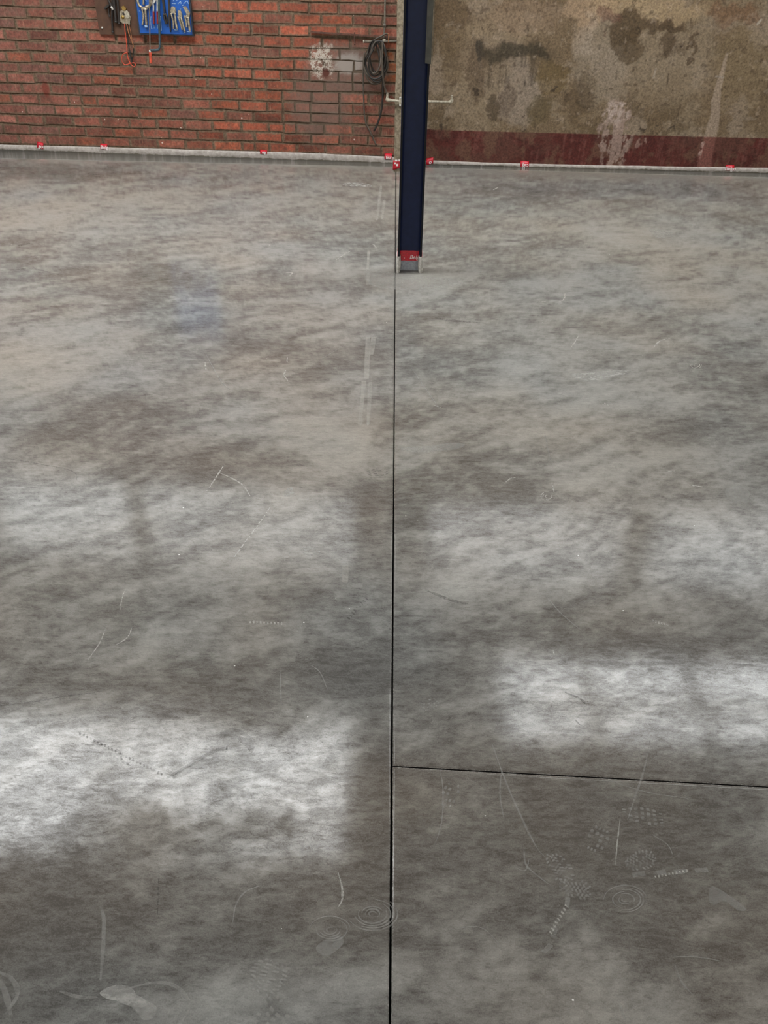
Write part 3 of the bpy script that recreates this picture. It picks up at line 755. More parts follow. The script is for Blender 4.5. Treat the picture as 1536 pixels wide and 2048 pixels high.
# ---- blue steel column
pl, pr = on_floor(794.6, 545), on_floor(842.2, 545)
cx0, cx1, cy0 = float(pl[0]), float(pr[0]), float(0.5 * (pl[1] + pr[1]))
FLW, FT = 0.076, 0.0105
colm = thing('steel_column', (0.5 * (cx0 + cx1), cy0 + FLW / 2, 0), 'navy blue steel column with white foot standing on the concrete floor', 'column')
TOPZ = ROOF_Z - 0.0
FOOT = 0.083
for side, x in ((-1, cx0 + FT / 2), (1, cx1 - FT / 2)):
    f = under(box('flange', (x, cy0 + FLW / 2, (TOPZ + FOOT) / 2), (FT, FLW, TOPZ - FOOT), M_BLUE, bevel=.0015), colm)
    # dirty rounded edge of the flange that faces the room
    under(box('flange_edge', (x, cy0 + 0.0005, (TOPZ + FOOT) / 2), (FT * .8, .003, TOPZ - FOOT), M_BLUE_EDGE), colm)
    # lumpy white painted foot
    bm = bmesh.new(); n = 7
    for k in range(n + 1):
        zz = FOOT * 1.03 * k / n; sw = 1.75 + .45 * math.sin(3.1 * k / n) + random.uniform(-.1, .1)
        dx = side * FT * .12 * (1 - k / n)
        loop = [(-.5, -.5), (0, -.62), (.5, -.5), (.62, 0), (.5, .5), (0, .55), (-.5, .5), (-.62, 0)]
        vsr = [bm.verts.new((x + dx + a * FT * sw, cy0 + FLW / 2 + b * (FLW + .006), zz)) for a, b in loop]
        if k:
            for q in range(8): bm.faces.new((prev[q], prev[(q + 1) % 8], vsr[(q + 1) % 8], vsr[q]))
        else: bm.faces.new(vsr[::-1])
        prev = vsr
    bm.faces.new(prev)
    under(from_bm('painted_foot', bm, M_WHITE_PAINT), colm)['label'] = 'lumpy white painted foot'
WEBY = cy0 + FLW / 2
under(box('web', (0.5 * (cx0 + cx1), WEBY, (TOPZ + .07) / 2), (cx1 - cx0 - 2 * FT + .001, 0.005, TOPZ - .07), M_BLUE), colm)
under(box('web_foot', (0.5 * (cx0 + cx1), WEBY - .0005, .036), (cx1 - cx0 - 2 * FT + .001, 0.008, .072), M_FOOTGREY), colm)['label'] = 'grey dusty foot of the web'
for xx, s in ((cx0 + FT, 1), (cx1 - FT, -1)):      # root fillets of the rolled section
    bm = bmesh.new()
    prof = [(0, 0), (s * .009, 0), (s * .004, -.003), (s * .0015, -.006), (0, -.011)]
    bm_prism(bm, [(xx + a, WEBY - .0024 + b, FOOT) for a, b in prof], [(xx + a, WEBY - .0024 + b, TOPZ) for a, b in prof])
    under(from_bm('root_fillet', bm, M_BLUE), colm)
bm = bmesh.new(); bmesh.ops.create_circle(bm, cap_ends=True, radius=.0042, segments=12)
bmesh.ops.transform(bm, matrix=Matrix.Translation((cx0 + FT / 2 + .001, cy0 - .0075, .068)) @ Matrix.Rotation(math.pi / 2, 4, 'X'), verts=bm.verts)
r = bmesh.ops.extrude_face_region(bm, geom=list(bm.faces)); bmesh.ops.translate(bm, vec=(0, .006, 0), verts=[v for v in r['geom'] if isinstance(v, bmesh.types.BMVert)])
under(from_bm('bolt_hole', bm, M_CABLE), colm)

# tape round the column foot
wn = np.array([0, -1.0, 0])
z_lo = float(on_plane(820, 521, (0, WEBY - .004, 0), wn)[2]); z_hi = float(on_plane(820, 501, (0, WEBY - .004, 0), wn)[2])
tp = thing('tape_strip', (0.5 * (cx0 + cx1), WEBY, z_lo), 'wide red tape wrapped round the blue column above its white foot', 'tape', 'strips of red masking tape')
inner0, inner1 = cx0 + FT + .0005, cx1 - FT - .0005
bm = bmesh.new(); N = 14
Xg = np.linspace(inner0, inner1, N)
for k in range(N - 1):
    ya = WEBY - .0068 - .0012 * math.sin(k * 1.3); yb = WEBY - .0068 - .0012 * math.sin((k + 1) * 1.3)
    vv = [bm.verts.new(p) for p in ((Xg[k], ya, z_lo), (Xg[k + 1], yb, z_lo), (Xg[k + 1], yb + .001, z_hi), (Xg[k], ya + .001, z_hi))]
    bm.faces.new(vv)
bmesh.ops.remove_doubles(bm, verts=bm.verts, dist=1e-5)
o = from_bm('tape_band', bm, M_RED); md = o.modifiers.new('t', 'SOLIDIFY'); md.thickness = .0006; under(o, tp)
for xs in (cx0 - .0012, cx1 + .0012):
    under(box('tape_wrap', (xs, cy0 + FLW * .4, (z_lo + z_hi) / 2 + .002), (.0012, FLW * .95, z_hi - z_lo), M_RED), tp)
tc = on_plane(828, 514.5, (0, WEBY - .009, 0), wn)
Mx = Matrix.Translation(Vector((float(tc[0]) + .001, WEBY - .0092, float(tc[2])))) @ Matrix.Rotation(math.pi / 2, 4, 'X')
o = text_mesh('lettering', 'Belg', .030, Mx, M_LETTER, None, bold=.0002); under(o, tp)
for px, py, rr_ in ((809, 516, .0016), (802, 508, .003)):
    q = on_plane(px, py, (0, WEBY - .009, 0), wn)
    bm = bmesh.new(); bmesh.ops.create_circle(bm, cap_ends=True, radius=rr_, segments=10)
    bmesh.ops.transform(bm, matrix=Matrix.Translation((q[0], WEBY - .0092, q[2])) @ Matrix.Rotation(math.pi / 2, 4, 'X'), verts=bm.verts)
    under(from_bm('print_dot', bm, M_LETTER if rr_ < .002 else M_ORANGE), tp)

# ---- grey trunking fixed to the column side
wn2 = np.array([0, -1.0, 0])
t0 = on_plane(850.2, 128, (0, cy0 + .004, 0), wn2); t1 = on_plane(864.5, 128, (0, cy0 + .004, 0), wn2)
tr = thing('cable_trunking', (0.5 * (t0[0] + t1[0]), cy0 + .03, t0[2]), 'grey steel cable trunking fixed to the side of the blue column', 'trunking')
xa, xb, zb = float(t0[0]), float(t1[0]), float(t0[2])
bm = bmesh.new()
bm_prism(bm, [(xa, cy0 - .006, zb + .004), (xb, cy0 - .006, zb), (xb, cy0 - .006, TOPZ), (xa, cy0 - .006, TOPZ)],
         [(xa, cy0 + .055, zb + .004), (xb, cy0 + .055, zb), (xb, cy0 + .055, TOPZ), (xa, cy0 + .055, TOPZ)])
under(from_bm('cover', bm, M_GREY_METAL), tr)
under(box('rim', ((xa + xb) / 2 + .013, cy0 + .001, (zb + TOPZ) / 2), (.006, .016, TOPZ - zb - .002), M_POST), tr)
z2 = float(on_plane(860, 151, (0, cy0 + .02, 0), wn2)[2])
under(box('cable_tail', (xb - .012, cy0 + .03, (z2 + zb) / 2 + .01), (.006, .006, zb - z2 + .02), M_RUST), tr)

# ---- weathered post between the two walls
pb = on_floor(787.5, 343); PX0, PY0 = float(pb[0]), float(pb[1]); PWD = 0.085
post = thing('wall_post', (PX0 + PWD / 2, PY0 + PWD / 2, 0), 'weathered beige post standing behind the blue column', 'post')
bm = bmesh.new(); n = 40; prev = None
for k in range(n + 1):
    zz = (ROOF_Z - .0) * k / n
    j = lambda: random.uniform(-.0022, .0022)
    L_ = [bm.verts.new((PX0 + a * PWD + j(), PY0 + b * PWD + j(), zz)) for a, b in ((0, .06), (.06, 0), (.94, 0), (1, .06), (1, .94), (.94, 1), (.06, 1), (0, .94))]
    if prev:
        for q in range(8): bm.faces.new((prev[q], prev[(q + 1) % 8], L_[(q + 1) % 8], L_[q]))
    else: bm.faces.new(L_[::-1])
    prev = L_
bm.faces.new(prev)
under(from_bm('shaft', bm, M_POST), post)
wn3 = np.array([0, -1.0, 0]); zt = float(on_plane(793, 321, (0, PY0, 0), wn3)[2])
tw = thing('tape_strip', (PX0 + .02, PY0, 0), 'crumpled red tape wrapped round the foot of the beige post', 'tape', 'strips of red masking tape')
def crumple(name, P00, P10, P11, P01, n1, n2, amp, mat, nrm, root):
    P00, P10, P11, P01 = [np.asarray(p, float) for p in (P00, P10, P11, P01)]
    U, V = np.meshgrid(np.linspace(0, 1, n1), np.linspace(0, 1, n2))
    P = (P00 * ((1 - U) * (1 - V))[..., None] + P10 * (U * (1 - V))[..., None] + P11 * (U * V)[..., None] + P01 * ((1 - U) * V)[..., None])
    P = P + np.asarray(nrm) * (rng.random(U.shape)[..., None] * amp)
    o = link(name, grid_mesh(name, P[..., 0], P[..., 1], P[..., 2]), mat); md = o.modifiers.new('t', 'SOLIDIFY'); md.thickness = .0006
    return under(o, root)
f_ = PY0 - .003
crumple('tape_band', (PX0 - .006, f_, .012), (PX0 + .062, f_, .03), (PX0 + .066, f_, zt), (PX0 - .004, f_, zt), 7, 6, .006, M_RED, (0, -1, 0), tw)
crumple('tape_side', (PX0 - .004, PY0 + PWD, .012), (PX0 - .005, f_, .012), (PX0 - .005, f_, zt), (PX0 - .004, PY0 + PWD, zt), 4, 4, .004, M_RED, (-1, 0, 0), tw)
for a, b, w, h in ((.008, .082, .018, .012), (.034, .084, .02, .012), (.018, .05, .014, .016), (.004, .062, .01, .012), (.046, .04, .014, .03)):
    under(box('print_patch', (PX0 + a + w / 2, f_ - .0075, b), (w, .001, h), M_LETTER), tw)

# ---- red tape pieces on the kerbs
def kerb_tape(wf, px, py, w, h, word, label, lean=0.0, crump=.003, tsize=.5):
    p = wf.at(px, py, KERB + .002); root = thing('tape_strip', p, label, 'tape', 'strips of red masking tape')
    half_w, half_h = w / 2, h / 2
    def q(dx, dy, off): return wf.at(px + dx, py + dy + lean * dx, off)
    a = crumple('tape_band', q(-half_w, half_h, KERB + .0035), q(half_w, half_h, KERB + .0035), q(half_w, -half_h * .1, KERB + .0035), q(-half_w, -half_h * .1, KERB + .0035), 5, 4, crump, M_RED, wf.n, root)
    crumple('tape_top', q(-half_w, -half_h * .1, KERB + .0035), q(half_w, -half_h * .1, KERB + .0035), q(half_w, -half_h, .006), q(-half_w, -half_h, .006), 5, 4, crump * .6, M_RED, wf.n, root)
    if word:
        c_ = wf.at(px + w * .04, py + h * .18, KERB + .0045 + crump); hm = h / 240
        Mx = Matrix.Translation(Vector(c_)) @ Matrix.Rotation(wf.ang, 4, 'Z') @ Matrix.Rotation(math.pi / 2, 4, 'X') @ Matrix.Rotation(-lean * .6, 4, 'Z')
        under(text_mesh('lettering', word, hm * tsize * 1.5, Mx, M_LETTER, None, bold=.0009, shear=.2), root)
    return root
kerb_tape(WL, 80.5, 290.5, 12.5, 12.5, 'go', 'crumpled red tape scrap on the kerb by a pale chipped brick', .25, .006, .5)
kerb_tape(WL, 207.5, 293, 14, 11, 'Belg', 'flat red tape piece with white lettering under the hanging orange string', .03, .002, .55)
kerb_tape(WL, 527, 303.5, 14, 8.5, 'elg', 'short red tape scrap with a white stripe on the kerb below red bricks', .03, .002, .5)
kerb_tape(WL, 776.5, 312.8, 15, 11.5, 'tex', 'red tape piece on the kerb below the hanging black cables', .03, .002, .5)
kerb_tape(WR, 859.5, 322, 14, 13, 'o', 'crumpled red tape scrap on the kerb close behind the blue column', -.2, .007, .5)
kerb_tape(WR, 1049.5, 327.8, 17, 12.5, 'lgo', 'flat red tape piece on the kerb under the mottled dado', .03, .002, .55)
kerb_tape(WR, 1460, 335.5, 17, 11.5, 'Belgo', 'red lettered tape piece on the kerb beside the filled wall crack', .02, .002, .52)

# ---- brown hardboard and blue tool board
hb = thing('hardboard_panel', WL.at(235, 60, 0.02), 'brown hardboard panel hung on the brick wall beside the blue tool board', 'board')
under(wall_prism('panel', WL, [(188, -60 + 52), (199, 68.5), (281, 70.5), (272, -6)], -.006, .016, M_HARDBOARD), hb)
TOPB = 0.42     # how far both boards go on above the frame
def upright_board(name, wf, xl, xr, ybl, ybr, off0, off1, up, mat):
    a = wf.at(xl, ybl, off1); b = wf.at(xr, ybr, off1); u = np.array([0, 0, up])
    bm = bmesh.new(); P = [a, b, b + u, a + u]; bm_prism(bm, P, [p - wf.n * (off1 - off0) for p in P])
    return from_bm(name, bm, mat)
for ch in list(hb.children): bpy.data.objects.remove(ch)
under(upright_board('panel', WL, 199.5, 283, 68.5, 71, .004, .016, .75, M_HARDBOARD), hb)
nail = tube('nail', [WL.at(204.1, 55.6, .014), WL.at(204.1, 55.6, .022)], .0075, M_WHITE_PAINT, None, 10); under(nail, hb)
tb = thing('tool_board', WL.at(333, 69, .03), 'blue framed tool board with painted outlines hung on the brick wall', 'board')
BO = 0.045
under(upright_board('frame', WL, 278.2, 387.6, 68.8, 72.4, .0165, BO - .004, .72, M_BOARDEDGE), tb)
under(upright_board('face', WL, 280.6, 384.4, 66.0, 69.4, BO - .006, BO, .70, M_BOARDBLUE), tb)
def outl(pts, r=.0022):
    under(wall_tube('painted_outline', WL, pts, BO + .0005, r, M_OUTLINE, None, 4), tb)
for pts in ([(302, 33), (301.5, 44), (303, 57), (304.5, 57)], [(308.2, 50), (308.4, 57)], [(315.2, 50), (315.4, 57)], [(321.4, 32), (322, 45), (323, 60), (321.6, 61)],
            [(348, 60), (356, 60.3)], [(344, 7), (352, 7.5)], [(356, 8), (361, 3), (362, 8)], [(367, 8), (374, 2), (377, 8)], [(374, 63), (379, 64)], [(278, 22), (281, 22.5)],
            [(291, 0), (294, 3)], [(362, 17), (360, 21)], [(364, 11), (368, 10)], [(346, 3), (348, -3)], [(353, 2), (356, -4)]):
    outl(pts)
TO = BO + .012
def tool(name, px, py, label, cat, group=None):
    return thing(name, WL.at(px, py, BO), label, cat, group)
def bar(root, name, pts, r, mat, off=TO, k=4): return under(wall_tube(name, WL, pts, off, r, mat, None, k), root)
def plate(root, name, pts, mat, o0=BO, o1=TO + .006): return under(wall_prism(name, WL, pts, o0, o1, mat, None, .0012), root)
# C-clamp locking pliers
g = tool('locking_clamp', 288, 30, 'wide-jawed locking clamp hanging on the blue tool board', 'pliers', 'tools on the blue board')
bar(g, 'jaw', [(274, -14), (274.5, -4), (276.5, 6), (279.5, 12), (284, 14.5)], [.009] * 17, M_CHROME); bar(g, 'jaw', [(302.5, -14), (302.5, -2), (301.5, 8), (297, 12.5), (291, 14.5)], .009, M_CHROME)
bar(g, 'screw', [(287, -12), (287, 10)], .0075, M_CHROME); plate(g, 'body', [(281, 12.5), (287, 14), (296, 12), (298, 14.5), (293, 20), (284.5, 19), (280, 15)], M_CHROME)
bar(g, 'handle', [(284, 17), (286.2, 28), (286.4, 38), (285, 50)], .0065, M_CHROME); bar(g, 'handle', [(290.5, 17), (291.5, 30), (292.5, 42), (293, 50)], .009, M_CHROME); bar(g, 'adjusting_knob', [(290, 53), (295, 53.3)], .008, M_OUTLINE, k=0)
# red-handled snips
g = tool('hand_snips', 311, 25, 'slim snips with red grips hanging on the blue tool board', 'pliers', 'tools on the blue board')
bar(g, 'blade', [(311, -12), (306.5, 4), (307, 13), (307, 23)], .0055, M_WHITE_PAINT); bar(g, 'blade', [(308, 6), (312, -2), (314, -10), (314.5, 6), (314.5, 23)], .0055, M_WHITE_PAINT)
bar(g, 'grip', [(307, 23), (307.4, 36), (307.6, 48)], .007, M_REDGRIP); bar(g, 'grip', [(314.5, 23), (315, 36), (315.2, 48)], .007, M_REDGRIP)
# dark pliers
g = tool('combination_pliers', 329, 25, 'old black pliers hanging on the blue tool board', 'pliers', 'tools on the blue board')
plate(g, 'jaw', [(322.5, -4), (327.5, -4), (329, 10), (330.5, 24), (327.5, 27), (325.5, 12)], M_DARKTOOL); bar(g, 'pivot', [(329, 27.5), (329.2, 29)], .014, M_PIPE, k=0)
bar(g, 'handle', [(327.5, 27), (328.5, 35), (331, 43), (332.4, 48)], .0075, M_DARKTOOL); bar(g, 'handle', [(330.5, 27), (333.8, 36), (334.2, 42), (333.4, 47)], .0075, M_DARKTOOL)
# file
g = tool('steel_file', 338, 30, 'long dark steel file hanging on the blue tool board', 'file', 'tools on the blue board')
plate(g, 'blade', [(335, -6), (338.8, -6), (341, 40), (341.6, 62), (340.4, 63.5), (338, 52), (336.6, 30)], M_DARKTOOL); bar(g, 'tang', [(340.4, 60), (341, 64)], .004, M_DARKTOOL, k=0)
# three locking pliers
LOCK = (( (340, 13), 'locking pliers hanging beside the dark file on the blue tool board', [(342, 14), (345.5, 12.4), (350, 15), (351.4, 24), (349, 28), (346.5, 26), (342.5, 28), (341, 22)], [(342, 26), (344.8, 36), (346.6, 45), (347.2, 58)], [(349.6, 26), (350.6, 38), (352, 47), (354, 58)]),
        ((357, 22), 'small locking pliers hanging in the middle of three on the blue tool board', [(355.6, 21), (359.5, 20.4), (362.5, 24), (363.8, 33), (361.5, 37), (358, 35), (356, 30)], [(356.2, 33), (359.6, 42), (362.4, 51), (364.6, 60)], [(361.8, 35), (365, 46), (367.6, 55), (369.6, 63.4)]),
        ((372, 14), 'locking pliers with curved jaw hanging at the edge of the blue tool board', [(365, 13.5), (371, 12), (375, 19), (379.6, 26.5), (378.5, 35), (374, 37), (370.5, 33), (373.6, 28), (369, 21)], [(368.5, 31), (371.6, 40), (373.2, 48), (373.4, 55)], [(376.4, 34), (377.2, 44), (378.6, 53), (379.8, 62)]))
for (a, b), lbl, body, h1, h2 in LOCK:
    g = tool('locking_pliers', a, b, lbl, 'pliers', 'tools on the blue board')
    plate(g, 'jaw', body, M_CHROME); bar(g, 'handle', h1, .0068, M_CHROME); bar(g, 'handle', h2, .0085, M_CHROME); bar(g, 'adjusting_screw', [h2[-1], (h2[-1][0] + .6, h2[-1][1] + 2.5)], .0055, M_OUTLINE, k=0)
# hacksaw
g = tool('hacksaw', 309, 60, 'grey hacksaw with orange handle hanging over the blue tool board', 'saw', 'tools on the blue board')
HO = TO + .02
bar(g, 'frame', [(297.2, -14), (316.5, -14), (317.6, -10), (318.4, 30), (319, 60), (319.8, 94), (317.5, 99.5), (311, 100.5), (301, 100.5)], .0085, M_SAWFRAME, HO, 0)
plate(g, 'blade', [(297.2, -12), (299.2, -12), (301, 100), (299, 100)], M_PIPE, HO - .001, HO + .001)
bar(g, 'ferrule', [(300.2, 100), (300.4, 105)], .0085, M_WHITE_PAINT, HO, 0); bar(g, 'handle', [(300.4, 104.5), (300.9, 112), (301.4, 120), (301.7, 126.5)], .0112, M_ORANGE, HO)

# things on the brown panel
def ptool(name, px, py, label, cat): return thing(name, WL.at(px, py, .02), label, cat, 'tools on the brown panel')
BP = .03
g = ptool('string_reel', 249, 30, 'round metal string reel with a brass clip on the brown panel', 'reel')
ctr = WL.at(248.6, 34.2, BP); bm = bmesh.new()
for off, r in ((0, .047), (.012, .047)): pass
ring = [WL.at(248.6, 34.2, BP) + (WL.d * math.cos(a) * .046 + np.array([0, 0, 1]) * math.sin(a) * .046) for a in np.linspace(0, 2 * math.pi, 28, endpoint=False)]
bm_prism(bm, ring, [p - WL.n * .022 for p in ring]); bmesh.ops.bevel(bm, geom=[e for e in bm.edges], offset=.003, segments=2, affect='EDGES')
under(from_bm('reel_case', bm, M_CHROME), g)
plate(g, 'side_plate', [(249.5, 24), (253, 21), (258.6, 27), (259, 34), (255.5, 38), (251, 36)], M_PALEPIPE, BP - .01, BP + .006)
plate(g, 'slot', [(244.2, 26), (247.2, 24.5), (249.2, 29), (247.4, 31)], M_DARKTOOL, BP - .01, BP + .003)
hubp = WL.at(245.3, 34.5, BP + .004); under(tube('hub', [hubp - WL.n * .006, hubp], .0125, M_BRASS, None, 14), g)
plate(g, 'brass_clip', [(242.2, 13.5), (247.4, 11.2), (249, 15.5), (252, 17), (250.4, 21.5), (245, 21), (243.5, 17)], M_BRASS, .016, BP + .004)
plate(g, 'clasp', [(249.4, 45), (252.4, 43.4), (253.4, 47.5), (250.6, 49)], M_PALEPIPE, .016, BP); plate(g, 'clasp', [(255.4, 40.5), (259, 40.5), (259.6, 49), (256.6, 49.5)], M_PALEPIPE, .016, BP)
s12 = lambda L: [(x / 12.8 + 180, y / 12.8) for x, y in L]
g = ptool('orange_string', 253, 60, 'orange string with a loop hanging below the metal reel', 'string')
under(wall_tube('strand', WL, s12([(885, 600), (900, 800), (930, 1050), (950, 1350), (970, 1480), (1030, 1620), (1090, 1690), (1130, 1710), (1165, 1660), (1120, 1610), (1030, 1625)]), .034, .0036, M_ORANGE, None, 5), g)
under(wall_tube('strand', WL, s12([(945, 1340), (850, 1390), (805, 1500), (840, 1610), (910, 1660), (1030, 1625)]), .036, .0034, M_ORANGE, None, 5), g)
g = ptool('black_cord', 256, 80, 'dark cord doubled over and hanging beside the orange string', 'cord')
under(wall_tube('strand', WL, s12([(915, 600), (940, 800), (960, 950), (1010, 1300), (1045, 1500), (1060, 1560), (1085, 1500), (1110, 1400), (1115, 1180)]), .028, .0042, M_CABLE, None, 5), g)
under(wall_tube('tied_end', WL, s12([(1010, 1300), (1040, 1440), (1062, 1550), (1070, 1600)]), .03, .0075, M_CABLE, None, 5), g)
g = ptool('copper_wire', 258, 70, 'bent copper wire hanging from the metal reel', 'wire')
under(wall_tube('strand', WL, s12([(935, 600), (960, 720), (990, 850), (1070, 1050), (1110, 1180), (1112, 1240)]), .036, .0032, M_COPPER, None, 5), g)
under(wall_tube('strand', WL, s12([(1005, 640), (1020, 720), (1050, 860), (1075, 1000)]), .03, .0024, M_COPPER, None, 5), g)
g = ptool('claw_hammer', 222, 8, 'dark hammer with a shiny tip hanging on the brown panel', 'hammer')
under(wall_prism('head', WL, s12([(350, 225), (380, 170), (470, 105), (505, 120), (470, 175), (390, 245)]), .016, .045, M_CABLE, None, .002), g)
under(wall_tube('handle', WL, s12([(445, -60), (500, 60), (545, 165)]), .036, .009, M_DARKTOOL, None, 4), g)
under(wall_tube('tip', WL, s12([(540, 165), (590, 255)]), .038, .0075, M_WHITE_PAINT, None, 0), g)
for lbl, pts, r in (('longest black rod tool hanging on the brown panel', [(575, -80), (565, 200), (565, 500), (580, 820)], .0075), ('thick black rod tool hanging between two others on the brown panel', [(610, -80), (625, 200), (650, 420), (665, 560)], .0115),
                    ('short black rod tool hanging next to the metal reel', [(690, -80), (715, 150), (735, 400), (745, 600)], .0085), ('thin black rod tool beneath the dark hammer', [(480, 200), (480, 330), (500, 420)], .005)):
    g = ptool('rod_tool', pts[0][0] / 12.8 + 180, 10, lbl, 'tool')
    under(wall_tube('shaft', WL, s12(pts), .03, r, M_DARKTOOL, None, 4), g)
    e = s12(pts)[-1]; under(wall_tube('end', WL, [(e[0], e[1] - 1.5), (e[0] + .15, e[1] + 1.5)], .03, r * 1.25, M_CABLE, None, 0), g)

# ---- brackets and cables on the brick wall
g = thing('wall_rail', WL.at(700, 70, .01), 'rusty thin steel rail fixed across the brick wall', 'rail')
a, b = WL.at(622, 65.6, .004), WL.at(800, 77, .004)
bm = bmesh.new(); u = np.array([0, 0, .011])
bm_prism(bm, [a + WL.n * .022, b + WL.n * .022, b + WL.n * .022 + u, a + WL.n * .022 + u], [a, b, b + u, a + u]); under(from_bm('flat_bar', bm, M_RUST), g)
under(wall_tube('hook', WL, [(709, 64.5, .026), (708.6, 72, .028), (708.8, 84, .03), (710.2, 88, .036), (708, 89, .042)], .03, .0045, M_RUST, None, 4), g)
g = thing('hanger_bar', WL.at(760, 83, .02), 'grey round hanger bar holding the coiled black cable', 'bracket')
under(wall_tube('bar', WL, [(726.5, 83.2), (762, 83), (800, 82.4)], .05, .0085, M_PIPE, None, 0, seg=12), g)
under(tube('end_cap', [WL.at(726.2, 83.2, .05), WL.at(728, 83.2, .05)], .0105, M_PALEPIPE, None, 12), g)
under(tube('standoff', [WL.at(768, 83, .0), WL.at(768, 83, .052)], .008, M_PIPE, None, 10), g)
g = thing('conduit', WL.at(769, 40, .02), 'thin vertical conduit running down the brick wall to the cable coil', 'conduit')
a = WL.at(770.2, -2, .03); up = a + np.array([0, 0, 1.2])
under(tube('pipe', [up, a, WL.at(769.2, 48, .03), WL.at(768.2, 66, .034), WL.at(768, 82, .045)], .0068, M_PIPE, None, 10), g)
under(tube('coupling', [WL.at(769.3, 47, .03), WL.at(769, 50, .03), WL.at(768.7, 55, .031)], [.009, .0125, .009], M_PIPE, None, 12), g)
under(tube('coupling', [WL.at(768.2, 78, .045), WL.at(768, 84.5, .045)], .0125, M_PALEPIPE, None, 12), g)
g = thing('cable_coil', WL.at(752, 125, .04), 'coil of black cable hanging from the grey bar on the brick wall', 'cable')
for k, (cx_, rx, y0, y1, off, rr_, lean) in enumerate(((752, 23.5, 82, 168, .046, .0085, 2), (751, 20, 81, 164, .056, .008, -3), (754, 22, 82, 158, .062, .0075, 4), (750.5, 12, 83, 147, .066, .0075, 2), (749.5, 9.5, 84, 144, .055, .0068, -2), (755, 17.5, 81, 152, .07, .0072, 5), (752, 25, 83, 160, .05, .0075, 0))):
    pts = []
    for q in range(16):
        a = 2 * math.pi * q / 16; ycen, ry = (y0 + y1) / 2, (y1 - y0) / 2
        wdt = rx * (0.72 + 0.28 * (0.5 - 0.5 * math.cos(a + .3))) if math.cos(a) > 0 else rx
        pts.append((cx_ + wdt * math.sin(a) * (1 if math.sin(a) > 0 else 1) + lean * math.cos(a), ycen - ry * math.cos(a), off + .012 * math.sin(a * 2 + k)))
    under(wall_tube('loop', WL, pts, off, rr_ * .78, M_CABLE if k % 3 else M_CABLE2, None, 4, True), g)
under(wall_tube('tail', WL, [(729, 105, .06), (727, 130, .06), (726.6, 163, .045), (727.4, 195, .03), (728, 216.5, .025), (731.5, 244, .022), (742, 267, .02), (752.7, 291, .02)], .03, .0062, M_CABLE2, None, 5), g)
under(wall_tube('tail', WL, [(764, 86, .075), (764.5, 110, .075), (766, 140, .07), (766.4, 163, .06), (765.6, 190, .045), (763.4, 216, .035), (757, 242.5, .03), (747.8, 262, .025)], .03, .0078, M_CABLE, None, 5), g)
under(wall_tube('tie', WL, [(749, 80, .06), (755, 76, .07), (763, 72, .07), (770, 68, .06), (775, 68, .05), (777, 74, .05)], .06, .006, M_CABLE2, None, 5), g)
under(wall_tube('hanging_strand', WL, [(764.6, 84, .08), (764.8, 100, .082), (764.4, 125, .08), (765.5, 150, .075), (769, 172, .06), (773, 186, .05), (776, 196, .045)], .06, .0062, M_CABLE2, None, 5), g)
g = thing('wire_tie', WL.at(777, 75, .05), 'bright orange wire tie hooked over the hanger bar', 'wire')
under(wall_tube('wire', WL, [(775.4, 67), (777, 70), (777.2, 78), (776.8, 85)], .062, .0032, M_COPPER, None, 4), g)

# ---- pale water pipe clamped to the post
PF = PY0 - .022; nf = np.array([0, -1.0, 0]); PP = lambda px, py, d=0.0: on_plane(px, py, (0, PF - d, 0), nf)
g = thing('water_pipe', PP(840, 204), 'pale water pipe with elbows clamped across the beige post', 'pipe')
a, b = PP(778, 200.5), PP(898, 204)
under(tube('pipe', [a, PP(802, 202.5), PP(853, 203), b], .0088, M_PALEPIPE, None, 12), g)
e1 = catmull([b, PP(902, 204), PP(903.6, 202), PP(903.8, 198.5)], 4); under(tube('elbow', e1, .0112, M_PALEPIPE, None, 12), g)
under(tube('nipple', [PP(903.8, 199), PP(903.8, 192.5)], .0062, M_PALEPIPE, None, 10), g); under(tube('nut', [PP(903.8, 193.8), PP(903.8, 190.5)], .0085, M_PALEPIPE, None, 6), g)
wallpt = a + np.array([0, WL.at(776, 200)[1] - a[1] + .01, 0])
under(tube('elbow', catmull([a + np.array([.01, 0, 0]), a, a + np.array([-.012, .014, 0]), a + np.array([-.014, .04, 0])], 4), .0125, M_PALEPIPE, None, 12), g)
under(tube('stub', [a + np.array([-.014, .03, 0]), np.array([a[0] - .014, wallpt[1], a[2]])], .0088, M_PALEPIPE, None, 10), g)
under(tube('nipple', [PP(777, 200), PP(775.8, 196.5)], .008, M_PALEPIPE, None, 10), g)
cl_ = PP(800.5, 203); under(box('clamp', (cl_[0], PF + .008, cl_[2]), (.016, .034, .05), M_PALEPIPE, bevel=.003), g)
for dz in (.024, -.026): under(tube('bolt', [cl_ + np.array([0, -.012, dz]), cl_ + np.array([0, .01, dz])], .0068, M_WHITE_PAINT, None, 8), g)

